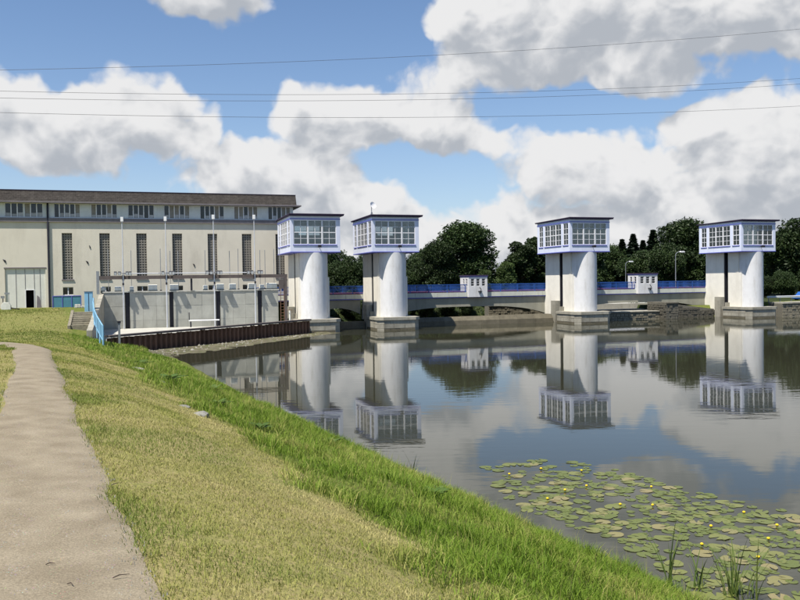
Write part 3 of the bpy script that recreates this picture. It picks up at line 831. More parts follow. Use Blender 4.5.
for a in (-4.0, -1.8):
    MB().prism([(4.9, -.8), (6.2, -.8), (6.2, .8), (5.1, .8)], 'x', a, a + 2.19).build('concrete_block', 'concrete_dark', s2)
stone_wall('stone_sill', 31.2, 41.4, 4.6, 6.0, 1.12, 'low pale masonry sill between two towers under the bridge', 'wall', cap=.14)
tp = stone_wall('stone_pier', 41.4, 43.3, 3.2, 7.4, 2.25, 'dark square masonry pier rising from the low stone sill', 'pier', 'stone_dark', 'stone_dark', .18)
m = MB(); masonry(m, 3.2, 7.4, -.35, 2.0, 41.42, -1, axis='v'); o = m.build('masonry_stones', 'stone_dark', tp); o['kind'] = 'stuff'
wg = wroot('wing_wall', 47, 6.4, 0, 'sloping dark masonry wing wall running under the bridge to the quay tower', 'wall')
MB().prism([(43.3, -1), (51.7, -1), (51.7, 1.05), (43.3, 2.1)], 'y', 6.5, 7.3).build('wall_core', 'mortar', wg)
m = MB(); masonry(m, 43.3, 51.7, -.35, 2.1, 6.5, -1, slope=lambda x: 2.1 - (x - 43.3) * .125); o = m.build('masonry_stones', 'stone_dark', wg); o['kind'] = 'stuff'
stone_wall('retaining_wall', 21.5, 33, 16.2, 17.6, 2.05, 'weathered masonry retaining wall seen under the bridge arch', 'wall')
stone_wall('quay_wall', 57.6, 110, .1, 2.6, 1.98, 'rough stone quay wall with coping beside the last tower', 'wall', 'stone')
q = wroot('concrete_wall', 25, 24, 1, 'long pale concrete parapet wall on the far bank', 'wall')
for i, a in enumerate(np.arange(30, 62, 4.0)):
    MB().box(a + .02, a + 3.98, 24, 24.3, .2, 1.95).build('wall_panel', 'concrete_pale', q)
# paved floor behind the low masonry sill, with a step up to the road
fl_ = wroot('stilling_floor', 38, 10, .9, 'pale concrete floor slabs behind the low masonry sill', 'paving')
for i, a in enumerate(np.arange(30.6, 45, 2.4)):
    for j, b in enumerate(np.arange(6.1, 15.4, 3.1)):
        MB().box(a + .01, a + 2.39, b + .01, b + 3.09, -.5, 1.03 + random.uniform(-.01, .01)).build('floor_slab', 'concrete_pale', fl_)
for a in np.arange(30.6, 50, 2.4): MB().box(a + .01, a + 2.39, 15.6, 18.7, -.5, 1.80).build('step_block', 'concrete_pale', fl_)
# road on the far bank
rd = MB()
for a in np.arange(24, 64, 2.0):
    zs_ = []
    b = len(rd.v)
    for (uu, vv) in ((a, 18.6), (a + 2, 18.6), (a + 2, 23.2), (a, 23.2)):
        rd.v.append((uu, vv, 1.95))
    rd.f.append((b, b+1, b+2, b+3))
wone(rd, 'road', 40, 20, 1.9, 'concrete_pale', 'pale road strip on the far bank beyond the bridge', 'road', kind='structure')
# crash barriers
def barrier(u0, u1, v, z, label):
    t = wroot('crash_barrier', u0, v, z, label, 'barrier', 'steel crash barriers on the far bank')
    for a in np.arange(u0 + .3, u1, 2.0): MB().box(a, a + .1, v + .05, v + .15, z - .5, z + .72).build('post', 'steel_grey', t)
    for a in np.arange(u0, u1 - .1, 4.0):
        MB().prism([(v, z + .45), (v - .08, z + .52), (v, z + .6), (v - .08, z + .68), (v, z + .75), (v + .03, z + .75), (v + .03, z + .45)], 'x', a, min(a + 3.98, u1)).build('rail', 'pole_white', t)
barrier(31, 50, 20.5, 1.75, 'steel crash barrier seen under the bridge above the low masonry sill')
barrier(60, 72, 5.5, 1.95, 'pale crash barrier above the stone quay wall')
# blue car, mostly hidden
def car(u, v, z, label):
    t = wroot('parked_car', u, v, z, label, 'car')
    prof = [(0, .35), (0, .75), (.7, .9), (1.15, 1.38), (2.6, 1.42), (3.2, .95), (3.9, .85), (4.0, .4), (3.6, .25), (.4, .25)]
    MB().prism([(u + a, z + b) for a, b in prof], 'y', v - .8, v + .8).build('body', 'car_blue', t, bevel=.05)
    MB().prism([(u + 1.25, z + .98), (u + 1.45, z + 1.3), (u + 2.5, z + 1.34), (u + 2.9, z + .98)], 'y', v - .86, v + .86).build('window', 'dark_glass', t)
    for a in (.8, 3.15):
        for s in (-.82, .62):
            w = MB().tube([(u + a, v + s, z + .3), (u + a, v + s + .2, z + .3)], .3, 14).build('wheel', 'rubber', t, smooth=True)
            MB().tube([(u + a, v + s - .02, z + .3), (u + a, v + s + .22, z + .3)], .17, 10).build('rim', 'steel_grey', w)
car(69.0, 9.5, 1.75, 'blue car parked in front of the trees behind the quay wall')

# ------------------------------------------------------------------ power house
B = wroot('power_house', -26, 12, 3.1, 'long cream power house with dark roof and tall narrow windows', 'building')
FV = 12.0
TALL = [(-33.5, -32.4), (-29.46, -28.33), (-25.39, -24.23), (-21.32, -20.18), (-17.2, -16.07), (-13.11, -11.95), (-9.0, -7.85)]
CLER = [(-39.35, -37.45), (-37.35, -35.43), (-34.25, -31.48), (-30.3, -27.46), (-26.24, -23.33), (-22.19, -19.25), (-18.03, -15.2), (-14.0, -11.15), (-9.86, -7.1), (-43.3, -40.5), (-47.3, -44.5)]
BU0, BU1 = -52.0, -6.75
holes = [(a, b, 6.27, 11.58) for a, b in TALL] + [(a, b, 4.45, 5.39) for a, b in TALL] + [(-39.5, -35.3, 3.0, 7.55)]
wm = MB(); holes_wall(wm, BU0, BU1, 2.6, 12.82, FV, FV + .4, holes)
wm.box(BU0, BU0 + .4, FV + .4, FV + 17.6, 2.6, 15.0); wm.box(BU1 - .4, BU1, FV + .4, FV + 17.6, 2.6, 15.0); wm.box(BU0, BU1, FV + 17.6, FV + 18, 2.6, 15.0)
wm.build('wall', 'cream_wall', B)
MB().box(BU0 + .5, BU1 - .5, FV + 1.2, FV + 1.3, 2.6, 15.0).build('dark_interior_sheet', 'dark_void', B)  # near-black sheet standing in for the unlit interior
MB().box(BU0 - .15, BU1 + .15, FV - .22, FV + .3, 12.82, 13.28).build('ledge', 'ledge_grey', B)
cm = MB(); holes_wall(cm, BU0, BU1, 13.28, 15.05, FV + .02, FV + .3, [(a, b, 13.34, 14.95) for a, b in CLER])
cm.build('clerestory_wall', 'panel_paleblue', B)
for gi_, (a, b) in enumerate(CLER):
    f = MB(); n = 5 if b - a > 2.2 else 3
    e = .05; z0, z1 = 13.34, 14.95; v0, v1 = FV + .06, FV + .16
    f.box(a, b, v0, v1, z0, z0 + e); f.box(a, b, v0, v1, z1 - e, z1); f.box(a, a + e, v0, v1, z0 + e, z1 - e); f.box(b - e, b, v0, v1, z0 + e, z1 - e)
    st = (b - a) / n
    for k in range(1, n): f.box(a + k*st - .055, a + k*st + .055, v0 - .03, v1, z0 + e, z1 - e)
    w = f.build('window', 'window_white', B)
    for k in range(n):
        dark = random.random() < .62
        MB().box(a + k*st + .03, a + (k+1)*st - .03, v0 + .05, v0 + .06, z0 + .03, z1 - .03).build('pane', 'dark_glass' if dark else 'grid_block', w)
        if random.random() < .8:
            hh = random.uniform(.28, .5)
            MB().box(a + k*st + .08, a + (k+1)*st - .08, v0 + .015, v0 + .045, z0 + .06, z0 + .06 + hh).build('vent_flap', 'frosted_pane', w)
for gi_, (a, b) in enumerate(TALL):
    f = MB(); v0, v1 = FV + .20, FV + .30
    nz_, nu_ = 18, 4
    for k in range(nz_ + 1):
        z = 6.27 + (11.58 - 6.27) * k / nz_; f.box(a, b, v0, v1, max(6.27, z - .055), min(11.58, z + .055))
    for k in range(nu_ + 1):
        x = a + (b - a) * k / nu_; f.box(max(a, x - .055), min(b, x + .055), v0 + .012, v1 - .012, 6.27, 11.58)
    w = f.build('tall_window', 'grid_block', B)
    MB().box(a, b, v1 + .002, v1 + .03, 6.27, 11.58).build('pane', 'block_pane', w)
    MB().box(a - .1, b + .1, FV - .1, FV + .19, 6.13, 6.27).build('sill', 'ledge_grey', w)
    f = MB(); v0 = FV + .12
    f.box(a, b, v0, v0 + .08, 4.45, 4.52); f.box(a, b, v0, v0 + .08, 5.32, 5.39); f.box((a+b)/2 - .05, (a+b)/2 + .05, v0, v0 + .08, 4.52, 5.32)
    w = f.build('low_window', 'window_white', B)
    MB().box(a, b, v0 + .1, v0 + .12, 4.45, 5.39).build('pane', 'dark_glass', w)
# gate with small door standing open
gm = MB(); holes_wall(gm, -39.48, -35.32, 3.0, 7.53, FV + .15, FV + .25, [(-37.42, -36.55, 2.9, 5.12)])
gate = gm.build('gate', 'door_white', B)
for x in (-38.4, -37.46, -36.51, -35.9): MB().box(x - .02, x + .02, FV + .12, FV + .148, 3.0 if not -37.5 < x < -36.5 else 5.2, 7.5).build('gate_seam', 'ledge_grey', gate)
MB().box(-39.6, -35.2, FV - .04, FV + .1, 7.56, 7.68).build('gate_lintel', 'ledge_grey', B)
dfr = MB(); dfr.box(-37.46, -37.40, FV + .1, FV + .16, 3.0, 5.14); dfr.box(-36.57, -36.51, FV + .1, FV + .16, 3.0, 5.14); dfr.box(-37.4, -36.57, FV + .1, FV + .16, 5.09, 5.15)
dfr.build('door_frame', 'window_white', gate)
dp = MB(); dp.tube([(-34.92, FV - .14, 3.1), (-34.92, FV - .14, 14.6), (-34.92, FV + .05, 14.95)], .11, 10); dp.build('downspout', 'steel_dark', B, smooth=True)
# roof: steep dark front slope over a boxed eave
rf = MB(); rf.prism([(FV - .55, 15.12), (FV + 18.5, 15.12), (FV + 18.2, 16.4), (FV + .1, 16.42)], 'x', BU0 - .3, -6.4)
roof = rf.build('roof', 'roof_shingle', B)
MB().box(BU0 - .5, -5.85, FV - .8, FV + 18.7, 14.96, 15.115).build('eave', 'ledge_grey', roof)
sh = MB()
for r in range(6):
    z0 = 15.14 + r * .21; t0 = (z0 - 15.12) / 1.3
    for a in np.arange(BU0 - .3, -6.5, .48):
        x0 = a + (r % 2) * .24; x1 = min(x0 + .46, -6.42)
        y = FV - .55 + .65 * t0; yb = y + .65 * .21 / 1.3
        s = len(sh.v); lift = random.uniform(.015, .04)
        sh.v += [(x0, y - lift, z0), (x1, y - lift, z0), (x1, yb - .01, z0 + .21), (x0, yb - .01, z0 + .21), (x0, y + .02, z0), (x1, y + .02, z0)]
        sh.f += [(s, s+1, s+2, s+3), (s, s+4, s+5, s+1)]
o = sh.build('shingles', 'roof_shingle', roof); o['kind'] = 'stuff'
MB().box(BU0 - .3, -6.38, FV + .0, FV + .3, 16.40, 16.47).build('ridge_capping', 'roof_felt', roof)
for (x, z, dx) in ((-30.6, 10.2, .12), (-39.7, 8.6, .3), (-19.0, 8.0, .2), (-31.0, 8.4, .25)):
    MB().prism([(x, z), (x + dx, z - .1), (x + dx + .06, z - .35), (x + dx - .05, z - .4)], 'y', FV - .06, FV - .002).build('wall_bracket', 'steel_dark', B)

# ------------------------------------------------------------------ intake wall with stop-log slots
I = wroot('intake_wall', -19.5, 2.0, 0, 'grey concrete intake wall of large panels below the power house', 'wall')
SLOTS = [(-26.63, -26.15), (-22.12, -21.70), (-17.24, -16.76), (-12.70, -12.24)]
edges = [-28.75] + [x for s in SLOTS for x in s] + [-10.42]
bk = MB(); bk.box(-28.75, -10.42, 2.7, 3.6, -.5, 4.72); bk.build('backing_wall', 'concrete', I)
MB().box(-28.9, -10.3, 1.92, 4.2, 4.722, 4.86).build('top_slab', 'concrete_pale', I)
for k in range(0, len(edges), 2):
    a, b = edges[k], edges[k+1]; n = max(1, round((b - a) / 1.45)); st = (b - a) / n
    zs = [-.4, 1.75, 3.25, 4.715]
    for i in range(n):
        for z0, z1 in zip(zs[:-1], zs[1:]):
            MB().box(a + i*st + .006, a + (i+1)*st - .006, 2.0 + random.uniform(-.012, .014), 2.7, z0 + .005, z1 - .005).build('concrete_panel', 'intake_panel', I)
for a, b in SLOTS: MB().box(a + .03, b - .03, 2.25, 2.68, -.3, 4.70).build('slot_insert', 'steel_dark', I)  # dark insert filling each recess
ap = MB(); ap.prism([(-28.7, 1.98), (-28.7, -20.2), (-27.3, -21.0), (-8.2, -2.6), (-6.5, 1.98)], 'z', -.6, .92)
apron = wone(ap, 'apron', -20, -3, 0, 'concrete_pale', 'flat concrete apron behind the rusty sheet piling', 'apron')
# wing wall along the bank
ww = wroot('abutment_wall', -28.9, -8, 0, 'dark sloping concrete abutment wall beside the blue handrail', 'wall')
vs = [2.6, -2.0, -6.5, -11, -15.5, -20.5]; zt = [4.7, 4.2, 3.6, 3.1, 2.5, 2.0]
for i in range(5):
    MB().prism([(vs[i] - .01, -.5), (vs[i+1] + .01, -.5), (vs[i+1] + .01, zt[i+1]), (vs[i] - .01, zt[i])], 'x', -29.15, -28.72).build('wall_panel', 'concrete', ww)
# gantry beam with end posts
G = wroot('gantry', -19.4, 1.9, 4.8, 'brown steel gantry beam carried above the intake wall', 'gantry')
for i, a in enumerate(np.arange(-29.4, -9.5, 5.0)):
    MB().box(a, a + 4.98, 1.72, 2.0, 6.13, 6.50).build('beam', 'beam_brown', G)
MB().box(-29.4, -29.12, 1.7, 2.02, 4.6, 7.0).build('end_post', 'steel_grey', G); MB().box(-9.75, -9.45, 1.7, 2.02, 1.3, 6.12).build('end_post', 'beam_brown', G)
MB().box(-19.9, -19.7, 1.75, 2.0, 4.86, 6.12).build('hanger_post', 'steel_dark', G); 
MB().box(-10.35, -9.8, 1.75, 1.95, 4.88, 5.9).build('junction_plate', 'beam_brown', G)
pp = MB().tube([(-26.7, 1.5, 6.72), (-13.1, 1.5, 6.72)], .05, 8); pp.build('handrail_pipe', 'pole_white', G, smooth=True)
# tall masts with floodlights
mast_labels = ['tall white mast with floodlights beside the sloping abutment wall', 'tall white mast with floodlights second from the abutment wall',
               'tall white mast with floodlights third from the abutment wall', 'tall white mast with floodlights closest to the power house tower']
for i, u in enumerate([-26.75, -22.40, -17.42, -13.05]):
    t = wroot('flood_mast', u, 1.35, .92, mast_labels[i], 'mast', 'tall white masts in front of the intake wall')
    zt_ = [12.2, 12.3, 12.55, 12.6][i]
    MB().tube([(u, 1.35, .9), (u, 1.35, 6.3), (u, 1.35, 9.0), (u, 1.35, zt_)], [.07, .065, .048, .04], 10).build('pole', 'pole_white', t, smooth=True)
    MB().box(u - .14, u + .14, 1.21, 1.49, zt_ - .05, zt_ + .42).build('cap_box', 'dish_white', t, bevel=.03)
    MB().box(u - .12, u + .12, 1.5, 1.72, 6.0, 6.6).build('clamp', 'steel_dark', t)
    MB().tube([(u - .8, 1.3, 6.78), (u + .8, 1.3, 6.78)], .035, 6).build('crossbar', 'steel_grey', t)
    for dx in (-.75, -.35, .4, .7):
        if i in (1,) and dx < -.5: continue
        fl = MB().prism([(1.3, 6.62), (1.0, 6.55), (.9, 6.85), (1.3, 6.95)], 'x', u + dx - .14, u + dx + .14).build('floodlight', 'steel_dark', t)
        MB().prism([(.985, 6.57), (.97, 6.57), (.875, 6.84), (.89, 6.84)], 'x', u + dx - .12, u + dx + .12).build('lens', 'dish_white', fl)
    MB().box(u - .09, u + .09, 1.12, 1.23, 5.5, 5.75).build('switch_box', 'steel_dark', t)
for i, u in enumerate([-28.24, -25.94, -22.95, -21.95, -21.12, -18.27, -15.64, -14.71, -12.3, -11.75, -10.75, -10.1]):
    t = wroot('gauge_rod', u, 2.6, 4.86, 'thin grey rod rising above the gantry from the top of the intake wall', 'rod', 'thin rods on the intake wall')
    h = 9.24 + random.uniform(-.12, .15)
    MB().tube([(u, 2.6, 4.86), (u, 2.6, h)], .035, 6).build('rod', 'steel_grey', t); MB().box(u - .1, u + .1, 2.5, 2.7, 4.86, 4.96).build('foot', 'steel_dark', t)
bx = [(-29.04, -28.6), (-27.65, -26.95), (-26.15, -25.7), (-24.28, -23.3), (-22.05, -21.12), (-18.54, -18.05), (-17.15, -16.3), (-15.75, -15.0), (-13.67, -12.75), (-12.4, -11.9), (-11.68, -10.45)]
for i, (a, b) in enumerate(bx):
    wide = b - a > .7
    t = wroot('motor_housing', (a+b)/2, 2.6, 4.86, 'white rounded motor housing %s on top of the intake wall' % ('of the wide kind' if wide else 'of the narrow kind'), 'housing', 'white motor housings of the %s kind' % ('wide' if wide else 'narrow'))
    z1 = 5.52 if wide else 5.38
    MB().prism([(2.2, 4.95), (3.1, 4.95), (3.1, z1 - .12), (2.95, z1), (2.35, z1), (2.2, z1 - .12)], 'x', a + .03, b - .03).build('shell', 'white_box', t, bevel=.02)
    MB().box(a, b, 2.25, 3.05, 4.86, 4.948).build('plinth', 'concrete', t)
# pipe on the apron, ladder at the corner, gauge post
t = wroot('white_pipe', -18.3, 1.2, .92, 'white pipe on low rests along the apron before the intake wall', 'pipe')
MB().tube([(-20.2, 1.0, 1.62), (-17.0, 1.0, 1.62)], .075, 10).build('tube', 'dish_white', t, smooth=True)
for a in (-20.0, -17.2): MB().box(a - .07, a + .07, .9, 1.1, .92, 1.5).build('rest', 'steel_dark', t)
MB().tube([(-20.15, 1.0, 1.62), (-20.15, 1.0, 2.5)], .05, 6).build('riser', 'steel_dark', t)
t = wroot('steel_ladder', -9.9, 1.9, .92, 'rusty steel ladder at the end of the intake wall beside the tower', 'ladder')
for a in (-10.2, -9.8): MB().tube([(a, 1.75, .92), (a, 1.75, 4.9)], .04, 6).build('rail', 'rust', t)
for z in np.arange(1.2, 4.8, .33): MB().tube([(-10.2, 1.75, z), (-9.8, 1.75, z)], .025, 6).build('rung', 'rust', t)
t = wroot('valve_stand', -9.3, .9, .92, 'pale valve stand with hand wheel beside the rusty ladder', 'valve')
MB().tube([(-9.35, .9, .92), (-9.35, .9, 2.5)], .09, 8).build('stem', 'white_box', t); MB().box(-9.6, -9.1, .7, 1.1, .92, 1.35).build('body', 'beam_brown', t)
MB().tube([(-9.35 + .28*math.cos(q), .9 + .28*math.sin(q), 2.5) for q in np.linspace(0, 6.28, 15)], .03, 6).build('hand_wheel', 'rust', t)

# ------------------------------------------------------------------ rusty sheet piling
Pn = wroot('sheet_pile_wall', float(PILE_A[0]), float(PILE_A[1]), 0, 'rusty corrugated sheet pile wall along the gravel shore', 'wall')
Pn.rotation_euler = (0, 0, TH + math.atan2(PILE_T[1], PILE_T[0])); ORG[Pn.name] = (0, 0, 0)
per = .58; NPL = int(PILE_LEN / per) + 1
# local x along the wall towards the bank, local y: outward is +y side
prof = [(0, 0), (.13, 0), (.20, .20), (.38, .20), (.45, 0), (per, 0)]
sgn = 1.0 if (PILE_N @ np.array([-PILE_T[1], PILE_T[0]])) > 0 else -1.0
mb = MB(); th_ = .03
outer = [(a, sgn * b) for a, b in prof]; inner = [(a, sgn * (b - th_)) for a, b in prof][::-1]
mb.prism(outer + inner, 'z', -1.0, 1.42)
p0 = mb.build('sheet_pile', 'rust', Pn, org=(0, 0, 0))
for i in range(1, NPL):
    c = p0.copy(); COL.objects.link(c); c.parent = Pn; c.location = (i * per, 0, random.uniform(-.03, .03))
for i in range(0, NPL, 5):
    n = min(5, NPL - i)
    MB().box(i * per + .01, (i + n) * per - .01, -.42, .30 * 1, 1.47, 1.62).build('capping_beam', 'beam_brown', Pn, org=(0, 0, 0))
# post by the piling
t = wroot('gauge_post', -26.7, -19.6, .3, 'grey gauge post standing before the rusty piling near the bank', 'post')
MB().box(-26.76, -26.60, -22.6, -22.44, -.2, 2.6).build('post', 'steel_grey', t); MB().box(-26.8, -26.56, -22.64, -22.40, 2.6, 2.75).build('cap', 'steel_dark', t)

# ------------------------------------------------------------------ yard: stairs, handrail, barrier, machine
st = wroot('stone_steps', -29.9, -12.5, 2.0, 'weathered stone steps climbing the grass knoll', 'steps')
for i in range(7):
    v0 = -14.2 + i * .55; z0 = 2.02 + i * .165
    MB().box(-30.75 + random.uniform(-.05, .05), -29.2, v0, v0 + .62, z0 - .5, z0 + .165).build('step', 'stone', st, bevel=.02)
for x0, x1 in ((-31.0, -30.76), (-29.18, -28.95)): MB().prism([(-14.5, 1.6), (-10.2, 2.6), (-10.2, 3.35), (-14.5, 2.15)], 'x', x0, x1).build('cheek', 'stone', st)
H = wroot('handrail', -28.2, -22, 2.0, 'pale blue steel handrail running down the bank from the steps', 'railing')
hp = [(-29.15, -9.5, 3.15), (-29.0, -13.0, 2.9), (-28.7, -17.5, 2.35), (-28.3, -22.0, 2.0), (-27.9, -26.5, 1.8), (-27.5, -31.0, 1.62)]
def lerp3(a, b, t): return tuple(a[k] + (b[k] - a[k]) * t for k in range(3))
for i in range(len(hp) - 1):
    a, b = hp[i], hp[i+1]
    MB().tube([(a[0], a[1], a[2] - .5), (a[0], a[1], a[2] + 1.25)], .06, 8).build('post', 'rail_blue_light', H)
    pm = MB()
    for dz in (.2, 1.2): pm.tube([(a[0], a[1], a[2] + dz), (b[0], b[1], b[2] + dz)], .045, 6)
    nb = 22
    for k in range(1, nb):
        q = lerp3(a, b, k / nb); pm.box(q[0] - .02, q[0] + .02, q[1] - .045, q[1] + .045, q[2] + .2, q[2] + 1.2)
    pm.build('rail_panel', 'rail_blue_light', H)
b = hp[-1]; MB().tube([(b[0], b[1], b[2] - .5), (b[0], b[1], b[2] + 1.25)], .06, 8).build('post', 'rail_blue_light', H)
t = wroot('steel_cabinet', -29.6, -8.6, 3.1, 'pale blue steel cabinet at the top of the handrail', 'cabinet')
MB().box(-29.95, -29.25, -8.9, -8.2, 3.1, 4.95).build('body', 'rail_blue_light', t, bevel=.02); MB().box(-30.0, -29.2, -8.95, -8.15, 4.952, 5.0).build('lid', 'machine_grey', t); MB().box(-29.62, -29.58, -8.925, -8.9, 3.2, 4.85).build('door_seam', 'steel_dark', t)
t = wroot('sheet_barrier', -32.8, 9, 3.1, 'teal blue sheet metal barrier in front of the power house wall', 'barrier')
for a in (-34.3, -33.33, -32.36):
    MB().box(a + .03, a + .94, 9.0, 9.05, 3.15, 4.36).build('sheet_panel', 'sheet_teal', t)
    MB().box(a - .04, a + .03, 8.95, 9.1, 3.0, 4.42).build('post', 'blue_trim', t)
MB().box(-34.3, -31.38, 8.96, 9.09, 4.362, 4.44).build('top_rail', 'blue_trim', t); MB().box(-31.42, -31.36, 8.95, 9.1, 3.0, 4.36).build('post', 'blue_trim', t)
t = wroot('leaning_board', -36, 10.8, 3.1, 'grey board leaning against the white gate beside the dark doorway', 'board')
bd = MB(); bd.prism([(-36.25, 3.1), (-35.72, 3.1), (-35.95, 4.3), (-36.2, 4.5)], 'y', 11.6, 11.66); bd.build('board', 'ledge_grey', t)
t = wroot('stone_heap', -31.4, 6.5, 3.1, 'small heap of pale rubble sacks beside the teal barrier', 'heap')
for k in range(7):
    a = -31.9 + .25 * (k % 5); zz = 3.18 + .2 * (k // 5)
    MB().box(a, a + .34, 6.3 + .05 * k, 6.75 + .05*k, zz - .1, zz + .12).build('sack', 'concrete_pale', t, bevel=.05)
t = wroot('yard_machine', -38.4, 5.2, 3.1, 'small pale yard pump with control box on the grass by the gate', 'machine')
MB().prism([(-38.9, 3.1), (-38.0, 3.1), (-38.0, 3.55), (-38.2, 3.85), (-38.7, 3.9), (-38.9, 3.6)], 'y', 4.8, 5.4).build('housing', 'white_box', t, bevel=.03)
MB().tube([(-38.75, 5.1, 3.8), (-38.75, 5.1, 4.5)], .05, 6).build('stem', 'steel_dark', t); MB().box(-38.95, -38.6, 5.0, 5.2, 4.3, 4.55).build('control_box', 'machine_grey', t)
MB().tube([(-38.2, 5.1, 3.8), (-38.2, 5.1, 4.75)], .03, 6).build('sign_stem', 'steel_grey', t); MB().box(-38.6, -38.1, 5.05, 5.1, 4.72, 4.9).build('sign_plate', 'steel_grey', t)
MB().tube([(-38.05, 5.1, 3.3), (-37.7, 5.0, 3.22), (-37.2, 5.2, 3.15)], .06, 8).build('hose', 'rubber', t)

# ------------------------------------------------------------------ overhead wires
def fit(pts):   # quadratic through three (u,z)
    A = np.array([[p[0]**2, p[0], 1] for p in pts]); return np.linalg.solve(A, np.array([p[1] for p in pts]))
def wire(v, pts, label):
    c = fit(pts); us = np.linspace(-75, 120, 60)
    cz = [c[0]*u*u + c[1]*u + c[2] for u in us]
    m = MB().tube([(u, v, z) for u, z in zip(us, cz)], .013, 5, cap=True)
    wone(m, 'power_cable', 0, v, 10, 'wire', label, 'cable', 'power cables crossing the sky')
wire(-25, [(-34.17, 20.75), (-4.56, 23.79), (36.23, 29.41)], 'highest single power cable crossing the sky above the others')
wire(-25, [(-34.2, 19.28), (-4.6, 20.79), (36.22, 24.65)], 'upper cable of the close pair crossing the clouds')
wire(-25.6, [(-34.13, 18.67), (-4.81, 20.16), (35.63, 23.94)], 'lower cable of the close pair crossing the clouds')
wire(-26, [(-34.09, 17.58), (-4.96, 18.67), (35.23, 21.73)], 'lowest power cable passing over the towers')

# ------------------------------------------------------------------ foliage materials
def leaf_mat(name, ca, cb, cc, trans=.25, rough=.55, attr=True, spec=.25):
    m = bpy.data.materials.new(name); m.use_nodes = True; MATS[name] = m
    nt = m.node_tree; N = nt.nodes; L = nt.links
    p = N['Principled BSDF']; out = N['Material Output']; p.inputs['Roughness'].default_value = rough; p.inputs['Specular IOR Level'].default_value = spec
    cr = N.new('ShaderNodeValToRGB')
    e = cr.color_ramp.elements; e[0].position = 0.0; e[0].color = (*ca, 1); e[1].position = 1.0; e[1].color = (*cc, 1)
    k = cr.color_ramp.elements.new(.5); k.color = (*cb, 1)
    if attr:
        a = N.new('ShaderNodeAttribute'); a.attribute_name = 'tint'; L.new(a.outputs['Fac'], cr.inputs[0])
    else:
        oi = N.new('ShaderNodeObjectInfo'); L.new(oi.outputs['Random'], cr.inputs[0])
    tc = N.new('ShaderNodeTexCoord'); nz = N.new('ShaderNodeTexNoise'); nz.inputs['Scale'].default_value = .6 if attr else 9; L.new(tc.outputs['Object'], nz.inputs['Vector'])
    hs = N.new('ShaderNodeHueSaturation'); mr = N.new('ShaderNodeMapRange'); mr.inputs['To Min'].default_value = .75; mr.inputs['To Max'].default_value = 1.25
    L.new(nz.outputs['Fac'], mr.inputs['Value'])
    ob = N.new('ShaderNodeObjectInfo'); om = N.new('ShaderNodeMapRange'); om.inputs['To Min'].default_value = .8; om.inputs['To Max'].default_value = 1.35 if name.startswith('tree') else 1.0
    if not name.startswith('tree'): om.inputs['To Min'].default_value = 1.0
    L.new(ob.outputs['Random'], om.inputs['Value']); pm_ = N.new('ShaderNodeMath'); pm_.operation = 'MULTIPLY'; L.new(mr.outputs[0], pm_.inputs[0]); L.new(om.outputs[0], pm_.inputs[1]); L.new(pm_.outputs[0], hs.inputs['Value']); L.new(cr.outputs[0], hs.inputs['Color'])
    L.new(hs.outputs[0], p.inputs['Base Color'])
    tr = N.new('ShaderNodeBsdfTranslucent'); L.new(hs.outputs[0], tr.inputs[0])
    mx = N.new('ShaderNodeMixShader'); mx.inputs[0].default_value = trans
    L.new(p.outputs[0], mx.inputs[1]); L.new(tr.outputs[0], mx.inputs[2]); L.new(mx.outputs[0], out.inputs[0])
    return m
leaf_mat('tree_leaf', (.018, .030, .012), (.030, .052, .016), (.055, .085, .024), .2)
leaf_mat('tree_leaf_light', (.040, .062, .020), (.06, .095, .028), (.09, .125, .035), .2)
leaf_mat('spruce_leaf', (.012, .022, .012), (.018, .034, .017), (.03, .048, .02), .1)
leaf_mat('mown_blade', (.15, .19, .040), (.295, .295, .085), (.45, .395, .185), .2, .7, spec=.1)
leaf_mat('bank_blade', (.085, .155, .012), (.175, .26, .032), (.36, .34, .11), .28, .6, spec=.15)
leaf_mat('reed_leaf', (.055, .095, .02), (.10, .15, .03), (.16, .19, .05), .25)
leaf_mat('weed_leaf', (.06, .105, .02), (.085, .145, .03), (.12, .17, .04), .2)
leaf_mat('lily_leaf', (.105, .130, .028), (.165, .178, .050), (.245, .205, .095), .08, .40, attr=False, spec=.35)

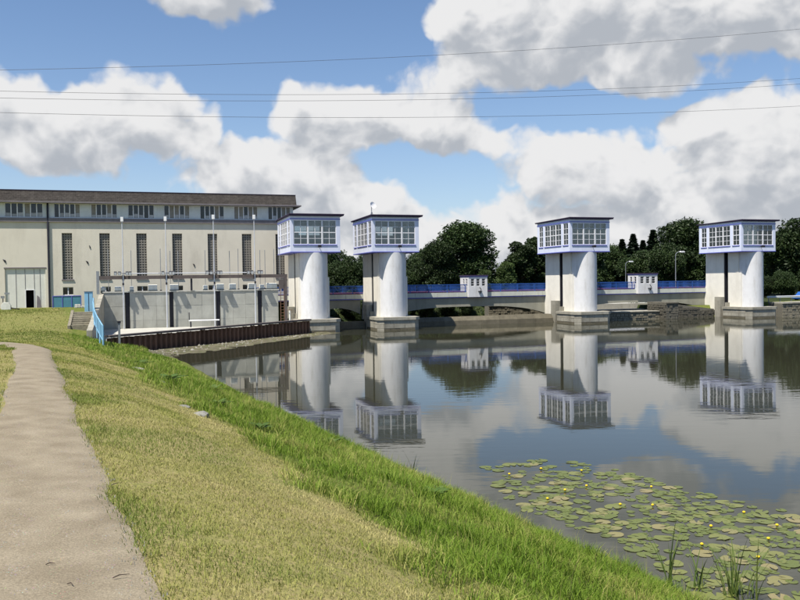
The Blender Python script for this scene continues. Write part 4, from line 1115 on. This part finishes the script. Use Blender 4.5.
# ------------------------------------------------------------------ trees
def tree_meshes(seed, H, R, lobes, nleaf, leaf, mname, conifer=False, low=.12):
    rg = np.random.default_rng(seed)
    if conifer:
        z = H * (.06 + .94 * rg.random(nleaf) ** 1.25); fr = 1 - z / H
        layer = .55 + .45 * (1 - np.mod(z * 1.1, 1.0))
        an = rg.random(nleaf) * 2 * np.pi; lobe = .72 + .28 * np.sin(5 * an + np.floor(z * 2.2) * 1.9)
        rad = R * (fr ** .85) * layer * lobe * np.sqrt(rg.random(nleaf) * .8 + .2)
        C = np.stack([rad * np.cos(an), rad * np.sin(an), z - rad * .25], -1); tint = rg.random(nleaf) * .7
    else:
        cs = []; rs = []
        for k in range(lobes):
            an = rg.random() * 2 * np.pi; zf = low + .16 + (.80 - low) * rg.random()
            prof = math.sqrt(max(0.05, 1 - ((zf - .5) / .56) ** 2)); rr = R * .62 * prof * (0.35 + .65 * rg.random())
            cs.append((rr * math.cos(an), rr * math.sin(an), H * zf)); rs.append(R * (.28 + .22 * rg.random()) * (.75 + .25 * prof))
        cs.append((0, 0, H * .55)); rs.append(R * .62); cs.append((0, 0, H * .80)); rs.append(R * .36); cs = np.array(cs); rs = np.array(rs)
        pick = rg.choice(len(cs), nleaf, p=(rs ** 2) / (rs ** 2).sum())
        dr = rg.normal(size=(nleaf, 3)); dr /= np.linalg.norm(dr, axis=1)[:, None]
        rad = rs[pick] * (.55 + .5 * rg.random(nleaf) ** .5) 
        clump = .82 + .3 * np.sin(dr[:, 0] * 7 + pick) * np.sin(dr[:, 1] * 8 + pick * 2) * np.sin(dr[:, 2] * 7)
        C = cs[pick] + dr * (rad * clump)[:, None] * np.array([1, 1, .85]); tint = np.clip(.25 + .5 * rg.random(nleaf) + .2 * np.sin(pick * 3.1), 0, 1)
        C[:, 2] = np.maximum(C[:, 2], H * .03)
    # each leaf clump: a bent diamond
    n = rg.normal(size=(nleaf, 3)); n[:, 2] = np.abs(n[:, 2]) + .3; n /= np.linalg.norm(n, axis=1)[:, None]
    t = np.cross(n, rg.normal(size=(nleaf, 3))); t /= np.linalg.norm(t, axis=1)[:, None]; b = np.cross(n, t)
    sz = leaf * (.6 + .8 * rg.random(nleaf))[:, None]
    V = np.stack([C - t * sz, C - b * sz * .55 + n * sz * .15, C + t * sz, C + b * sz * .55 + n * sz * .15], 1).reshape(-1, 3)
    F = np.arange(nleaf * 4).reshape(-1, 4)
    o = np_mesh('crown', V, F, 4, MATS[mname], {'tint': np.repeat(tint, 4)}); me = o.data; bpy.data.objects.remove(o)
    tb = MB(); tb.tube([(0, 0, -.6), (.1, 0, H * .2), (-.05, .1, H * .45), (.05, 0, H * .8)], [H * .028, H * .022, H * .016, H * .006], 8)
    if not conifer:
        for k in range(7):
            an = k * 2.4; z0 = H * (.2 + .07 * k); r1 = R * .75
            tb.tube([(0, 0, z0), (r1 * .45 * math.cos(an), r1 * .45 * math.sin(an), z0 + H * .10), (r1 * math.cos(an), r1 * math.sin(an), z0 + H * .17)], [H * .011, H * .007, H * .002], 6)
    o = tb.build('trunk', 'bark', None, True); tm = o.data; bpy.data.objects.remove(o)
    return me, tm, H
PROTO = {
    'round': tree_meshes(1, 10, 4.9, 24, 30000, .16, 'tree_leaf'),
    'tall': tree_meshes(2, 10, 3.3, 18, 22000, .155, 'tree_leaf', low=.05),
    'wide': tree_meshes(3, 10, 5.8, 26, 32000, .175, 'tree_leaf', low=.02),
    'light': tree_meshes(4, 10, 5.0, 20, 24000, .17, 'tree_leaf_light', low=0.0),
    'spruce': tree_meshes(5, 10, 2.1, 0, 9000, .19, 'spruce_leaf', True),
    'hedge': tree_meshes(6, 10, 6.8, 26, 28000, .20, 'tree_leaf', low=0.0),
}
def tree(kind, u, v, h, label, name='broadleaf_tree', group='trees beyond the bridge', wide=1.0):
    cm_, tm_, H0 = PROTO[kind]
    w = W(u, v); z = gz(w.x, w.y)
    r = xroot(name, (w.x, w.y, z), label, 'shrub' if name == 'leafy_shrub' else 'tree', group, random.random() * 6.28)
    s = h / H0; r.scale = (s * wide, s * wide, s)
    for nm, me_ in (('trunk', tm_), ('crown', cm_)):
        o = bpy.data.objects.new(nm, me_); COL.objects.link(o); o.parent = r
    return r
tree('round', 36.4, 62, 14.4, 'big dark round-crowned tree rising above the bridge cabin by the dish tower', 'broadleaf_tree', 'trees beyond the bridge', 1.25)
tree('round', 29.3, 58, 10.7, 'lower rounded tree leaning on the big dark tree beside the dish tower', 'broadleaf_tree', 'trees beyond the bridge', 1.0)
tree('wide', 25.7, 60, 6.6, 'low dark tree just right of the dish tower column', 'broadleaf_tree', 'trees beyond the bridge', 1.0)
tree('wide', 13.3, 60, 8.2, 'low dark tree in the gap between the two towers by the power house', 'broadleaf_tree', 'dark trees in the tower gap', 1.0)
tree('round', 10.3, 62, 7.2, 'low dark tree in the gap between the two towers by the power house', 'broadleaf_tree', 'dark trees in the tower gap', 1.0)
tree('round', 19.0, 64, 8.0, 'low dark tree in the gap between the two towers by the power house', 'broadleaf_tree', 'dark trees in the tower gap', 1.0)
tree('wide', 7.9, 66, 6.9, 'low dark tree in the gap between the two towers by the power house', 'broadleaf_tree', 'dark trees in the tower gap', 1.0)
tree('light', 42.9, 56, 7.0, 'pale green bushy tree beside the bridge rail', 'broadleaf_tree', 'trees beyond the bridge', 1.0)
tree('light', 38.2, 55, 5.6, 'small pale green bush behind the bridge rail', 'broadleaf_tree', 'trees beyond the bridge', 0.9)
tree('tall', 49.6, 62, 11.8, 'stepped dark tree left of the middle tower', 'broadleaf_tree', 'trees beyond the bridge', 1.1)
tree('tall', 56.1, 66, 13.5, 'tall dark tree rising behind the middle tower', 'broadleaf_tree', 'trees beyond the bridge', 1.2)
tree('wide', 60.6, 66, 9.3, 'dark tree hidden behind the middle tower columns', 'broadleaf_tree', 'trees beyond the bridge', 1.0)
tree('round', 69.8, 70, 11.0, 'dark tree right behind the middle tower', 'broadleaf_tree', 'trees beyond the bridge', 1.0)
tree('round', 79.7, 75, 10.7, 'slim dark tree right of the middle tower', 'broadleaf_tree', 'trees beyond the bridge', 1.0)
tree('spruce', 81.2, 74, 12.6, 'pointed dark spruce in the row beyond the second bridge cabin', 'spruce_tree', 'spruces beyond the bridge', 2.1)
tree('spruce', 82.8, 72, 13.7, 'pointed dark spruce in the row beyond the second bridge cabin', 'spruce_tree', 'spruces beyond the bridge', 2.1)
tree('spruce', 88.2, 76, 12.5, 'pointed dark spruce in the row beyond the second bridge cabin', 'spruce_tree', 'spruces beyond the bridge', 2.1)
tree('spruce', 89.6, 74, 14.8, 'pointed dark spruce in the row beyond the second bridge cabin', 'spruce_tree', 'spruces beyond the bridge', 2.1)
tree('spruce', 81.5, 80, 11.5, 'pointed dark spruce in the row beyond the second bridge cabin', 'spruce_tree', 'spruces beyond the bridge', 2.1)
tree('wide', 79.1, 64, 9.2, 'broad dark tree standing below the spruces', 'broadleaf_tree', 'trees beyond the bridge', 1.1)
tree('round', 87.0, 60, 15.2, 'large dark leafy tree behind the curved lamp post', 'broadleaf_tree', 'trees beyond the bridge', 1.0)
tree('wide', 90.1, 58, 11.1, 'dark tree filling the gap beside the quay tower', 'broadleaf_tree', 'trees beyond the bridge', 1.0)
tree('wide', 79.0, 55, 10.3, 'mid-sized dark tree below the large leafy tree', 'broadleaf_tree', 'trees beyond the bridge', 0.9)
tree('round', 101.9, 58, 10.0, 'dark tree hidden behind the quay tower columns', 'broadleaf_tree', 'trees beyond the bridge', 1.0)
tree('wide', 91.8, 34, 13.6, 'wide dark green tree standing behind the stone quay wall', 'broadleaf_tree', 'trees beyond the bridge', 1.1)
tree('wide', 104.1, 36, 15.1, 'wide dark tree further along the quay', 'broadleaf_tree', 'trees beyond the bridge', 1.1)
tree('round', 95.8, 44, 11.5, 'rounded dark tree beside the quay tower cabin', 'broadleaf_tree', 'trees beyond the bridge', 0.9)
tree('hedge', 78.8, 22, 4.1, 'leafy green shrub behind the pale crash barrier', 'leafy_shrub', 'shrubs behind the barrier', 1.0)
tree('hedge', 83.5, 21, 4.6, 'leafy green shrub behind the pale crash barrier', 'leafy_shrub', 'shrubs behind the barrier', 1.0)
tree('hedge', 76.4, 24, 3.5, 'leafy green shrub behind the pale crash barrier', 'leafy_shrub', 'shrubs behind the barrier', 1.0)
tree('wide', 122.8, 40, 14.5, 'spreading dark tree at the far end of the quay', 'broadleaf_tree', 'trees along the quay', 1.1)
tree('round', 145.9, 45, 14.4, 'rounded dark tree past the end of the quay', 'broadleaf_tree', 'trees along the quay', 1.1)
for (u_t, v_t, h_t) in [(2, 78, 9), (14, 82, 10), (24, 80, 9), (36, 84, 10), (46, 82, 8), (58, 80, 7.5), (72, 80, 7.5), (84, 76, 8), (-10, 80, 9), (30, 74, 8), (54, 70, 8)]:
    tree('hedge', u_t, v_t, h_t, 'dense dark tree of the wood closing off the far bank', 'woodland_tree', 'wood behind the far bank', 1.0)
tree('hedge', 5, 18.0, 3.4, 'dark scrub bush on the far bank seen under the bridge', 'leafy_shrub', 'scrub under the bridge', .8)
tree('hedge', 8, 18.5, 3.6, 'dark scrub bush on the far bank seen under the bridge', 'leafy_shrub', 'scrub under the bridge', .8)
tree('hedge', 10.5, 17.8, 3.0, 'dark scrub bush on the far bank seen under the bridge', 'leafy_shrub', 'scrub under the bridge', .8)
tree('hedge', 13, 18.2, 3.2, 'dark scrub bush on the far bank seen under the bridge', 'leafy_shrub', 'scrub under the bridge', .8)
tree('hedge', 16, 18, 3.3, 'dark scrub bush on the far bank seen under the bridge', 'leafy_shrub', 'scrub under the bridge', .8)
tree('hedge', 18.8, 18.2, 3.0, 'dark scrub bush on the far bank seen under the bridge', 'leafy_shrub', 'scrub under the bridge', .8)
tree('hedge', -2, 18, 3.2, 'dark scrub bush on the far bank seen under the bridge', 'leafy_shrub', 'scrub under the bridge', .8)
tree('hedge', 1.5, 18.5, 3.4, 'dark scrub bush on the far bank seen under the bridge', 'leafy_shrub', 'scrub under the bridge', .8)
tree('hedge', 3, 17.6, 2.6, 'dark scrub bush on the far bank seen under the bridge', 'leafy_shrub', 'scrub under the bridge', .8)
tree('hedge', 23, 20.5, 2.6, 'dark scrub bush on the far bank seen under the bridge', 'leafy_shrub', 'scrub under the bridge', .8)
tree('hedge', 27, 21, 2.4, 'dark scrub bush on the far bank seen under the bridge', 'leafy_shrub', 'scrub under the bridge', .8)
# ------------------------------------------------------------------ grass
def blades(X, Y, Z, h, w, lean, rg, tint, segs=2):
    n = len(X)
    an = rg.random(n) * 2 * np.pi; la = rg.random(n) * 2 * np.pi
    wx, wy = np.cos(an) * w, np.sin(an) * w
    lx, ly = np.cos(la) * lean * h, np.sin(la) * lean * h
    b0 = np.stack([X - wx, Y - wy, Z - .01], -1); b1 = np.stack([X + wx, Y + wy, Z - .01], -1)
    m0 = np.stack([X - wx*.75 + lx*.35, Y - wy*.75 + ly*.35, Z + h*.55], -1); m1 = np.stack([X + wx*.75 + lx*.35, Y + wy*.75 + ly*.35, Z + h*.55], -1)
    tp = np.stack([X + lx, Y + ly, Z + h * np.sqrt(np.maximum(.1, 1 - .5 * lean**2))], -1)
    V = np.stack([b0, b1, m1, m0, tp], 1).reshape(-1, 3)
    i = np.arange(n)[:, None] * 5
    F = np.concatenate([i + [0, 1, 2], i + [0, 2, 3], i + [3, 2, 4]], 0)
    return V, F, np.repeat(tint, 5)
def path_dist(s, d):
    lo, hi = path_edges(s); return np.maximum(lo - d, d - hi)     # > 0 outside the path
def scatter(rects, rg):
    out = []
    for s0, s1, d0, d1, dens in rects:
        n = int((s1 - s0) * (d1 - d0) * dens); out.append(np.stack([s0 + (s1 - s0) * rg.random(n), d0 + (d1 - d0) * rg.random(n)], -1))
    return np.concatenate(out)
rg = np.random.default_rng(21)
# short mown turf
sd = scatter([(-9, -2, 6.2, 9.9, 3000), (-2, 4, 6.2, 9.6, 2200), (4, 12, 6.2, 9.8, 1200), (12, 22, 6.2, 12.5, 600), (22, 40, 5.5, 16, 170), (40, 62, 5.5, 26, 60),
              (-8, -2, 10.2, 13, 900), (-2, 6, 10.2, 13, 1100), (6, 14, 10.1, 14, 700), (14, 26, 10.5, 18, 350), (62, 85, 4, 26, 30)], rg)
s_, d_ = sd[:, 0], sd[:, 1]
x_, y_ = sd_xy(s_, d_)
dry_, mud_, dd_ = soil_zone(x_, y_)
u_, v_ = xy_uv(x_, y_)
pdist = path_dist(s_, d_)
patch = vnoise(x_, y_, 1.3, 3); clump = vnoise(x_ + 31, y_ - 12, .25, 2)
keep = (pdist > -.10 * rg.random(len(s_)) ** 3) & (dry_ + rg.random(len(s_)) * .25 > .35) & (mud_ < .5) & (clump + .25 * rg.random(len(s_)) > .33) & ~((u_ > -28.9) & (v_ > -20.5)) & (v_ < 11.5)
s_, d_, x_, y_, patch, clump, pdist, dd_ = (a[keep] for a in (s_, d_, x_, y_, patch, clump, pdist, dd_))
n = len(s_)
near_path = np.exp(-np.maximum(pdist, 0) / .35)
h = (.014 + .019 * rg.random(n)) * (.75 + .7 * clump) * (1 + 1.1 * near_path * (patch > .45)) * np.interp(s_, [-10, 12, 30, 60], [1, 1, 1.8, 3.0])
wd = np.interp(s_, [-10, 0, 12, 30, 60], [.0022, .0026, .0045, .011, .025]) * (.7 + .6 * rg.random(n))
far_green = np.interp(s_, [15, 35], [0, .18])
tint = np.clip(.66 - .66 * sstep(patch, .36, .72) + .5 * (vnoise(x_ - 4, y_ + 11, .35, 2) - .5) - .28 * near_path - far_green + .42 * (rg.random(n) - .5) + .28 * sstep(dd_, 8.0, 7.0), 0, 1)
z_ = ground_z(x_, y_)
V, F, T_ = blades(x_, y_, z_, h, wd, .35 + .9 * rg.random(n), rg, tint)
mg = np_mesh('mown_grass', V, F, 3, MATS['mown_blade'], {'tint': T_})
tag(mg, 'short dry mown grass beside the footpath', 'grass', kind='stuff')
# lush grass of the bank
sd = scatter([(-9, 0, -.05, 7.6, 1050), (0, 8, -.05, 7.6, 850), (8, 18, -.05, 7.6, 480), (18, 30, -.05, 7.6, 300), (30, 58, -.05, 7.6, 130)], rg)
s_, d_ = sd[:, 0], sd[:, 1]; x_, y_ = sd_xy(s_, d_); dry_, mud_, dd_ = soil_zone(x_, y_); u_, v_ = xy_uv(x_, y_)
clump = .5 * vnoise(x_, y_, .3, 2) + .5 * vnoise(x_, y_, .8, 2); patch = vnoise(x_ + 7, y_ + 3, 1.2, 3)
keep = (dry_ < .35 + .5 * rg.random(len(s_))) & (dd_ > .02) & (mud_ < .5) & ~((u_ > -28.7) & (v_ > -20.5)) & (clump > .30) & ~((s_ > 25) & (dd_ < .8))
s_, d_, x_, y_, patch, clump, dd_, dry_ = (a[keep] for a in (s_, d_, x_, y_, patch, clump, dd_, dry_))
n = len(s_)
h = (.05 + .085 * rg.random(n)) * (.35 + 1.9 * sstep(clump, .3, .75)) * (1 - .55 * dry_) * (1 + .35 * np.exp(-dd_ / .8))
wd = np.interp(s_, [-10, 0, 12, 30, 60], [.0042, .0045, .0065, .011, .02]) * (.7 + .6 * rg.random(n))
tint = np.clip(.44 + .9 * (patch - .5) - .25 * (clump - .5) + .45 * (rg.random(n) - .5) + .45 * dry_ + .5 * (rg.random(n) < .06) + .35 * sstep(vnoise(x_ - 9, y_, .7, 2), .62, .75), 0, 1)
tall = rg.random(n) < .006
h = np.where(tall, .28 + .22 * rg.random(n), h); wd = np.where(tall, wd * .7, wd); tint = np.where(tall, .8 + .2 * rg.random(n), tint)
V, F, T_ = blades(x_, y_, ground_z(x_, y_), h, wd, np.where(tall, .25, .3 + .8 * rg.random(n)), rg, tint)
bg_ = np_mesh('bank_grass', V, F, 3, MATS['bank_blade'], {'tint': T_})
tag(bg_, 'lush long grass on the slope above the water', 'grass', kind='stuff')
# scrub on the far bank
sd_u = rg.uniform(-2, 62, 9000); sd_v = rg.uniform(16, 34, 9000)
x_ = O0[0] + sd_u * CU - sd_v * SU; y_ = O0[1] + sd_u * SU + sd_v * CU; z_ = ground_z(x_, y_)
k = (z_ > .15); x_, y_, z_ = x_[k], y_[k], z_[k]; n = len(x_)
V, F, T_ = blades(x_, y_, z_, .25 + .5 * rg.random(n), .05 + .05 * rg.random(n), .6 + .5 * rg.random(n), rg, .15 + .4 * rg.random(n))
fg = np_mesh('far_grass', V, F, 3, MATS['tree_leaf'], {'tint': T_})  # dark leaf colour painted in for shade on the far bank
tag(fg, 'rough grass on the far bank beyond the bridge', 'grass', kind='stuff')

# ------------------------------------------------------------------ water lilies
def pad_mesh(seed):
    rg2 = np.random.default_rng(seed); n = 22; bm = bmesh.new()
    top = []; rim = []
    notch = .26
    c = bm.verts.new((0, 0, .012))
    ring1 = []; ring2 = []
    for i in range(n + 1):
        a = notch + (2 * math.pi - 2 * notch) * i / n
        r = 1.0 * (1 + .035 * math.sin(3 * a + seed) + .03 * rg2.normal()) * (1 + .10 * math.cos(a))
        ring1.append(bm.verts.new((r * .55 * math.cos(a), r * .55 * math.sin(a), .010 + .004 * rg2.normal())))
        lift = .018 + .035 * max(0, math.sin(2 * a + seed * 1.7)) + .02 * rg2.random()
        ring2.append(bm.verts.new((r * math.cos(a), r * math.sin(a), lift)))
    for i in range(n):
        bm.faces.new((c, ring1[i], ring1[i+1])); bm.faces.new((ring1[i], ring2[i], ring2[i+1], ring1[i+1]))
    me = bpy.data.meshes.new('lily_pad'); bm.to_mesh(me); bm.free()
    for p in me.polygons: p.use_smooth = True
    me.materials.append(MATS['lily_leaf']); return me
PADS = [pad_mesh(k) for k in range(7)]
poly = [(2.28, 23.55), (3.6, 24.4), (4.9, 24.4), (6.25, 23.06), (7.44, 20.78), (8.32, 19.51), (9.6, 18.6), (11, 15.5), (10.5, 12.0), (5.2, 12.0), (4.9, 13.15), (5.15, 14.3), (4.75, 15.6), (4.45, 17.0), (3.6, 18.0), (3.0, 19.0), (2.55, 20.5)]
def inpoly(x, y):
    c = False; j = len(poly) - 1
    for i in range(len(poly)):
        xi, yi = poly[i]; xj, yj = poly[j]
        if (yi > y) != (yj > y) and x < (xj - xi) * (y - yi) / (yj - yi) + xi: c = not c
        j = i
    return c
pads = []; tries = 0
rl = random.Random(5)
while len(pads) < 640 and tries < 90000:
    tries += 1
    x, y = rl.uniform(2, 11), rl.uniform(12, 24.6)
    if not inpoly(x, y): continue
    if float(vnoise(np.array([x]), np.array([y]), 1.1, 2)[0]) < .36 and rl.random() < .85: continue
    if y > 20.5 and rl.random() < .25: continue
    r = rl.uniform(.08, .215)
    ok = all((x - a) ** 2 + (y - b) ** 2 > (.60 * (r + q)) ** 2 for a, b, q in pads)
    if ok: pads.append((x, y, r))
pads.sort(key=lambda p: -p[2] / p[1])
rest = pads[300:]; pads = pads[:300]
mv = []; mf = []
for i, (x, y, r) in enumerate(rest):
    me_ = PADS[i % 7]; a = rl.random() * 6.28; ca, sa = math.cos(a), math.sin(a); b = len(mv); zz = .002 + .0055 * rl.random()
    mv += [(x + r * (v.co.x * ca - v.co.y * sa), y + r * (v.co.x * sa + v.co.y * ca), zz + v.co.z * r * .9) for v in me_.vertices]
    mf += [tuple(b + k for k in p.vertices) for p in me_.polygons]
me_ = bpy.data.meshes.new('lily_pad_mat'); me_.from_pydata(mv, [], mf); me_.materials.append(MATS['lily_leaf'])
o = bpy.data.objects.new('lily_pad_mat', me_); COL.objects.link(o); tag(o, 'mat of smaller lily leaves between the large pads', 'lily pads', kind='stuff')
for i, (x, y, r) in enumerate(pads):
    o = bpy.data.objects.new('lily_pad', PADS[i % 7]); COL.objects.link(o)
    o.location = (x, y, .002 + .0055 * rl.random()); o.rotation_euler = (rl.uniform(-.02, .02), rl.uniform(-.02, .02), rl.random() * 6.28); o.scale = (r, r * rl.uniform(.85, 1), r * .9)
    tag(o, 'round olive green lily pad floating on the water', 'lily pad', 'lily pads floating near the bank')
# yellow flowers
def flower_mesh():
    fm = bmesh.new()
    bmesh.ops.create_icosphere(fm, subdivisions=2, radius=.032)
    for v in fm.verts:
        if v.co.z > 0: v.co.z *= .75
        a = math.atan2(v.co.y, v.co.x); k = 1 + .18 * abs(math.sin(2.5 * a)); v.co.x *= k; v.co.y *= k
    me = bpy.data.meshes.new('blossom'); fm.to_mesh(me); fm.free()
    for p in me.polygons: p.use_smooth = True
    me.materials.append(MATS['flower_yellow']); return me
FLM = flower_mesh()
fpos = [(8.2, 17.6), (4.85, 21.2), (6.0, 19.3), (5.25, 19.4), (6.75, 17.6), (6.1, 16.4), (7.6, 16.7), (3.0, 22.6), (4.2, 20.8), (8.1, 15.4), (4.0, 23.2), (6.5, 21.0), (5.1, 22.9), (7.9, 18.6), (6.9, 15.6), (3.6, 20.0), (7.3, 14.4)]
for x, y in fpos:
    t = xroot('lily_flower', (x, y, 0), 'small yellow lily flower standing just above the pads', 'flower', 'yellow lily flowers')
    MB().tube([(0, 0, -.05), (.01, 0, .035)], .008, 6).build('stem', 'reed_leaf', t)
    o = bpy.data.objects.new('blossom', FLM); COL.objects.link(o); o.parent = t; o.location = (.01, 0, .05)

# ------------------------------------------------------------------ reeds and weeds
def blade_strip(mb, p, h, w, az, bend, n=5):
    s = len(mb.v); dx, dy = math.cos(az), math.sin(az); px, py = -dy, dx
    for i in range(n + 1):
        t = i / n; r = bend * h * t * t; z = h * (t - .25 * bend * t * t); ww = w * (1 - t ** 2.2) + .0008
        c = (p[0] + dx * r, p[1] + dy * r, p[2] + z); fold = ww * .35
        mb.v += [(c[0] - px * ww, c[1] - py * ww, c[2]), (c[0] + dx * fold, c[1] + dy * fold, c[2] - fold * .2), (c[0] + px * ww, c[1] + py * ww, c[2])]
    for i in range(n):
        a = s + i * 3; mb.f += [(a, a+1, a+4, a+3), (a+1, a+2, a+5, a+4)]
def reed(x, y, nb, h, spread, label, tall=False, seed=1):
    r_ = random.Random(seed); z = max(gz(x, y), -.25)
    t = xroot('reed_plant', (x, y, z), label, 'reed', 'reeds at the water edge')
    for k in range(nb):
        mb = MB(); q = (r_.gauss(0, spread), r_.gauss(0, spread), 0)
        blade_strip(mb, q, h * r_.uniform(.45, 1.05) - z, r_.uniform(.010, .018), r_.random() * 6.28, r_.uniform(.05, .5), 6)
        o = mb.build('reed_leaf', 'reed_leaf', t); at = o.data.attributes.new('tint', 'FLOAT', 'POINT'); at.data.foreach_set('value', [r_.random()] * len(mb.v))
    return t
reed(5.7, 13.75, 30, 1.25, .14, 'dense clump of dark green reeds among the lily pads', seed=3)
reed(4.72, 14.2, 9, 1.45, .035, 'tall slender reed standing at the edge of the bank', seed=4)
reed(5.25, 14.15, 8, .95, .05, 'thin loose reed stems between the slender reed and the dense clump', seed=5)
reed(.30, 22.0, 7, 1.0, .05, 'short upright reed stems at the water by the bank grass', seed=6)
def weed(x, y, nl, size, label, seed, group='broad leaved weeds on the bank'):
    r_ = random.Random(seed); t = xroot('broadleaf_weed', (x, y, gz(x, y)), label, 'weed', group)
    for k in range(nl):
        mb = MB(); az = k * 2.4 + r_.uniform(-.4, .4); L_ = size * r_.uniform(.6, 1.1); w = L_ * .17; el = r_.uniform(.35, 1.0); n = 5; s = 0
        for i in range(n + 1):
            q = i / n; ww = w * math.sin(math.pi * min(1, q * .93 + .07)) ** .8 + .002
            rr = L_ * q * math.cos(el); zz = .03 + L_ * math.sin(el) * (q - .55 * q * q)
            cx, cy = rr * math.cos(az), rr * math.sin(az)
            mb.v += [(cx - math.sin(az) * ww, cy + math.cos(az) * ww, zz + .03 * L_), (cx, cy, zz), (cx + math.sin(az) * ww, cy - math.cos(az) * ww, zz + .03 * L_)]
        for i in range(n):
            a = i * 3; mb.f += [(a, a+1, a+4, a+3), (a+1, a+2, a+5, a+4)]
        o = mb.build('leaf', 'weed_leaf', t); at = o.data.attributes.new('tint', 'FLOAT', 'POINT'); at.data.foreach_set('value', [r_.random()] * len(mb.v))
for i, (s, d, sz, nl) in enumerate([(7.5, 6.1, .42, 12), (12.2, 6.4, .55, 14), (13.2, 6.3, .45, 10), (4.5, 5.9, .35, 10), (.5, 4.2, .42, 12), (-3.5, 3.0, .34, 10), (-5.0, 4.9, .32, 9), (2.8, 3.0, .38, 10), (20, 6.2, .6, 12), (-6.0, 2.2, .3, 9), (9.5, 2.6, .4, 10), (16, 4.4, .5, 10)]):
    x, y = sd_xy(s, d)
    weed(x, y, nl, sz, 'broad leaved dock weed growing in the lush bank grass', 40 + i)

# ------------------------------------------------------------------ stones, slabs, twigs
def rock(name, loc, sx, sy, sz, m, label, cat, group, seed, rz=0):
    bm = bmesh.new(); bmesh.ops.create_icosphere(bm, subdivisions=2, radius=1.0); r_ = random.Random(seed)
    pl = [(Vector((r_.gauss(0, 1), r_.gauss(0, 1), r_.gauss(0, 1))).normalized(), r_.uniform(.55, .85)) for _ in range(9)]
    for v in bm.verts:
        for nrm, dd in pl:
            k = v.co.dot(nrm)
            if k > dd: v.co -= nrm * (k - dd)
    for v in bm.verts: v.co = Vector((v.co.x * sx, v.co.y * sy, v.co.z * sz))
    me = bpy.data.meshes.new(name); bm.to_mesh(me); bm.free(); me.materials.append(MATS[m])
    o = bpy.data.objects.new(name, me); COL.objects.link(o); o.location = loc; o.rotation_euler = (0, 0, rz); return tag(o, label, cat, group)
for i, (s, d, a, b) in enumerate([(3.9, 7.15, .34, .2), (4.6, 7.3, .2, .14), (10.2, 7.0, .3, .18), (15.3, 6.95, .4, .22), (19.8, 6.7, .36, .25), (21.2, 7.2, .25, .2), (28, 6.5, .5, .3)]):
    x, y = sd_xy(s, d); rock('stone_slab', (x, y, gz(x, y) - .045), a, b, .10, 'slab_stone', 'flat grey revetment stone bedded at the top of the grassy bank', 'stone', 'revetment stones along the bank', 60 + i, 1.9 + .3 * i)
# gravel grains trodden into the path: far too many to count
pg = MB(); r_ = random.Random(31)
for k in range(2600):
    s = r_.uniform(-8, 10) if k % 3 else r_.uniform(-8, -2); lo, hi = path_edges(np.array([s])); d = r_.uniform(float(lo[0]) - .05, float(hi[0]) + .05)
    x, y = sd_xy(s, d); z = gz(x, y) + .012; q = r_.uniform(.002, .006) * (2.2 if r_.random() < .03 else 1); b = len(pg.v); jj = lambda: r_.uniform(.6, 1.3) * q
    pg.v += [(x + jj(), y, z), (x, y + jj(), z), (x - jj(), y, z), (x, y - jj(), z), (x, y, z + .012 + jj())]
    pg.f += [(b, b+1, b+4), (b+1, b+2, b+4), (b+2, b+3, b+4), (b+3, b, b+4)]
o = pg.build('path_gravel', 'rubble', None, org=(0, 0, 0)); tag(o, 'fine gravel grains trodden into the sandy path', 'gravel', kind='stuff')
# rubble on the strand in front of the piling: too small to count
rv = MB(); r_ = random.Random(9)
for k in range(300):
    t = r_.uniform(.5, 27); w = abs(r_.gauss(0, 1)) * (1.1 + .05 * t) + .25
    u = PILE_A[0] + PILE_T[0] * t + PILE_N[0] * w; v = PILE_A[1] + PILE_T[1] * t + PILE_N[1] * w
    p = W(u, v); z = gz(p.x, p.y)
    if z < .0 or z > 1.2: continue
    s = r_.uniform(.03, .10) * (2.0 if r_.random() < .10 else 1)
    b = len(rv.v); jj = lambda: r_.uniform(.6, 1.2) * s
    rv.v += [(p.x + jj(), p.y, z), (p.x, p.y + jj(), z), (p.x - jj(), p.y, z), (p.x, p.y - jj(), z), (p.x + r_.uniform(-.3, .3) * s, p.y, z + jj() * .8)]
    rv.f += [(b, b+1, b+4), (b+1, b+2, b+4), (b+2, b+3, b+4), (b+3, b, b+4)]
o = rv.build('strand_rubble', 'rubble', None, org=(0, 0, 0)); tag(o, 'pale stones and debris scattered on the muddy strand', 'rubble', kind='stuff')
for i, (x, y, L_, a, lab) in enumerate([(-1.56, 4.42, .09, .6, 'dark twig lying across the middle of the sandy path'), (-2.02, 4.58, .05, .3, 'short dark twig on the path next to its far edge'), (-1.78, 4.27, .045, -.4, 'tiny curled twig on the sandy path near the dark twig'), (-2.35, 6.6, .08, .9, 'thin twig further along the sandy path')]):
    z = gz(x, y) + .026
    m = MB().tube([(-L_/2, 0, 0), (-L_*.1, .008, .006), (L_/2, -.004, .003)], [.003, .0035, .0015], 6)
    o = m.build('twig', 'twig', None, org=(0, 0, 0)); o.location = (x, y, z + .008); o.rotation_euler = (0, 0, a); tag(o, lab, 'twig')
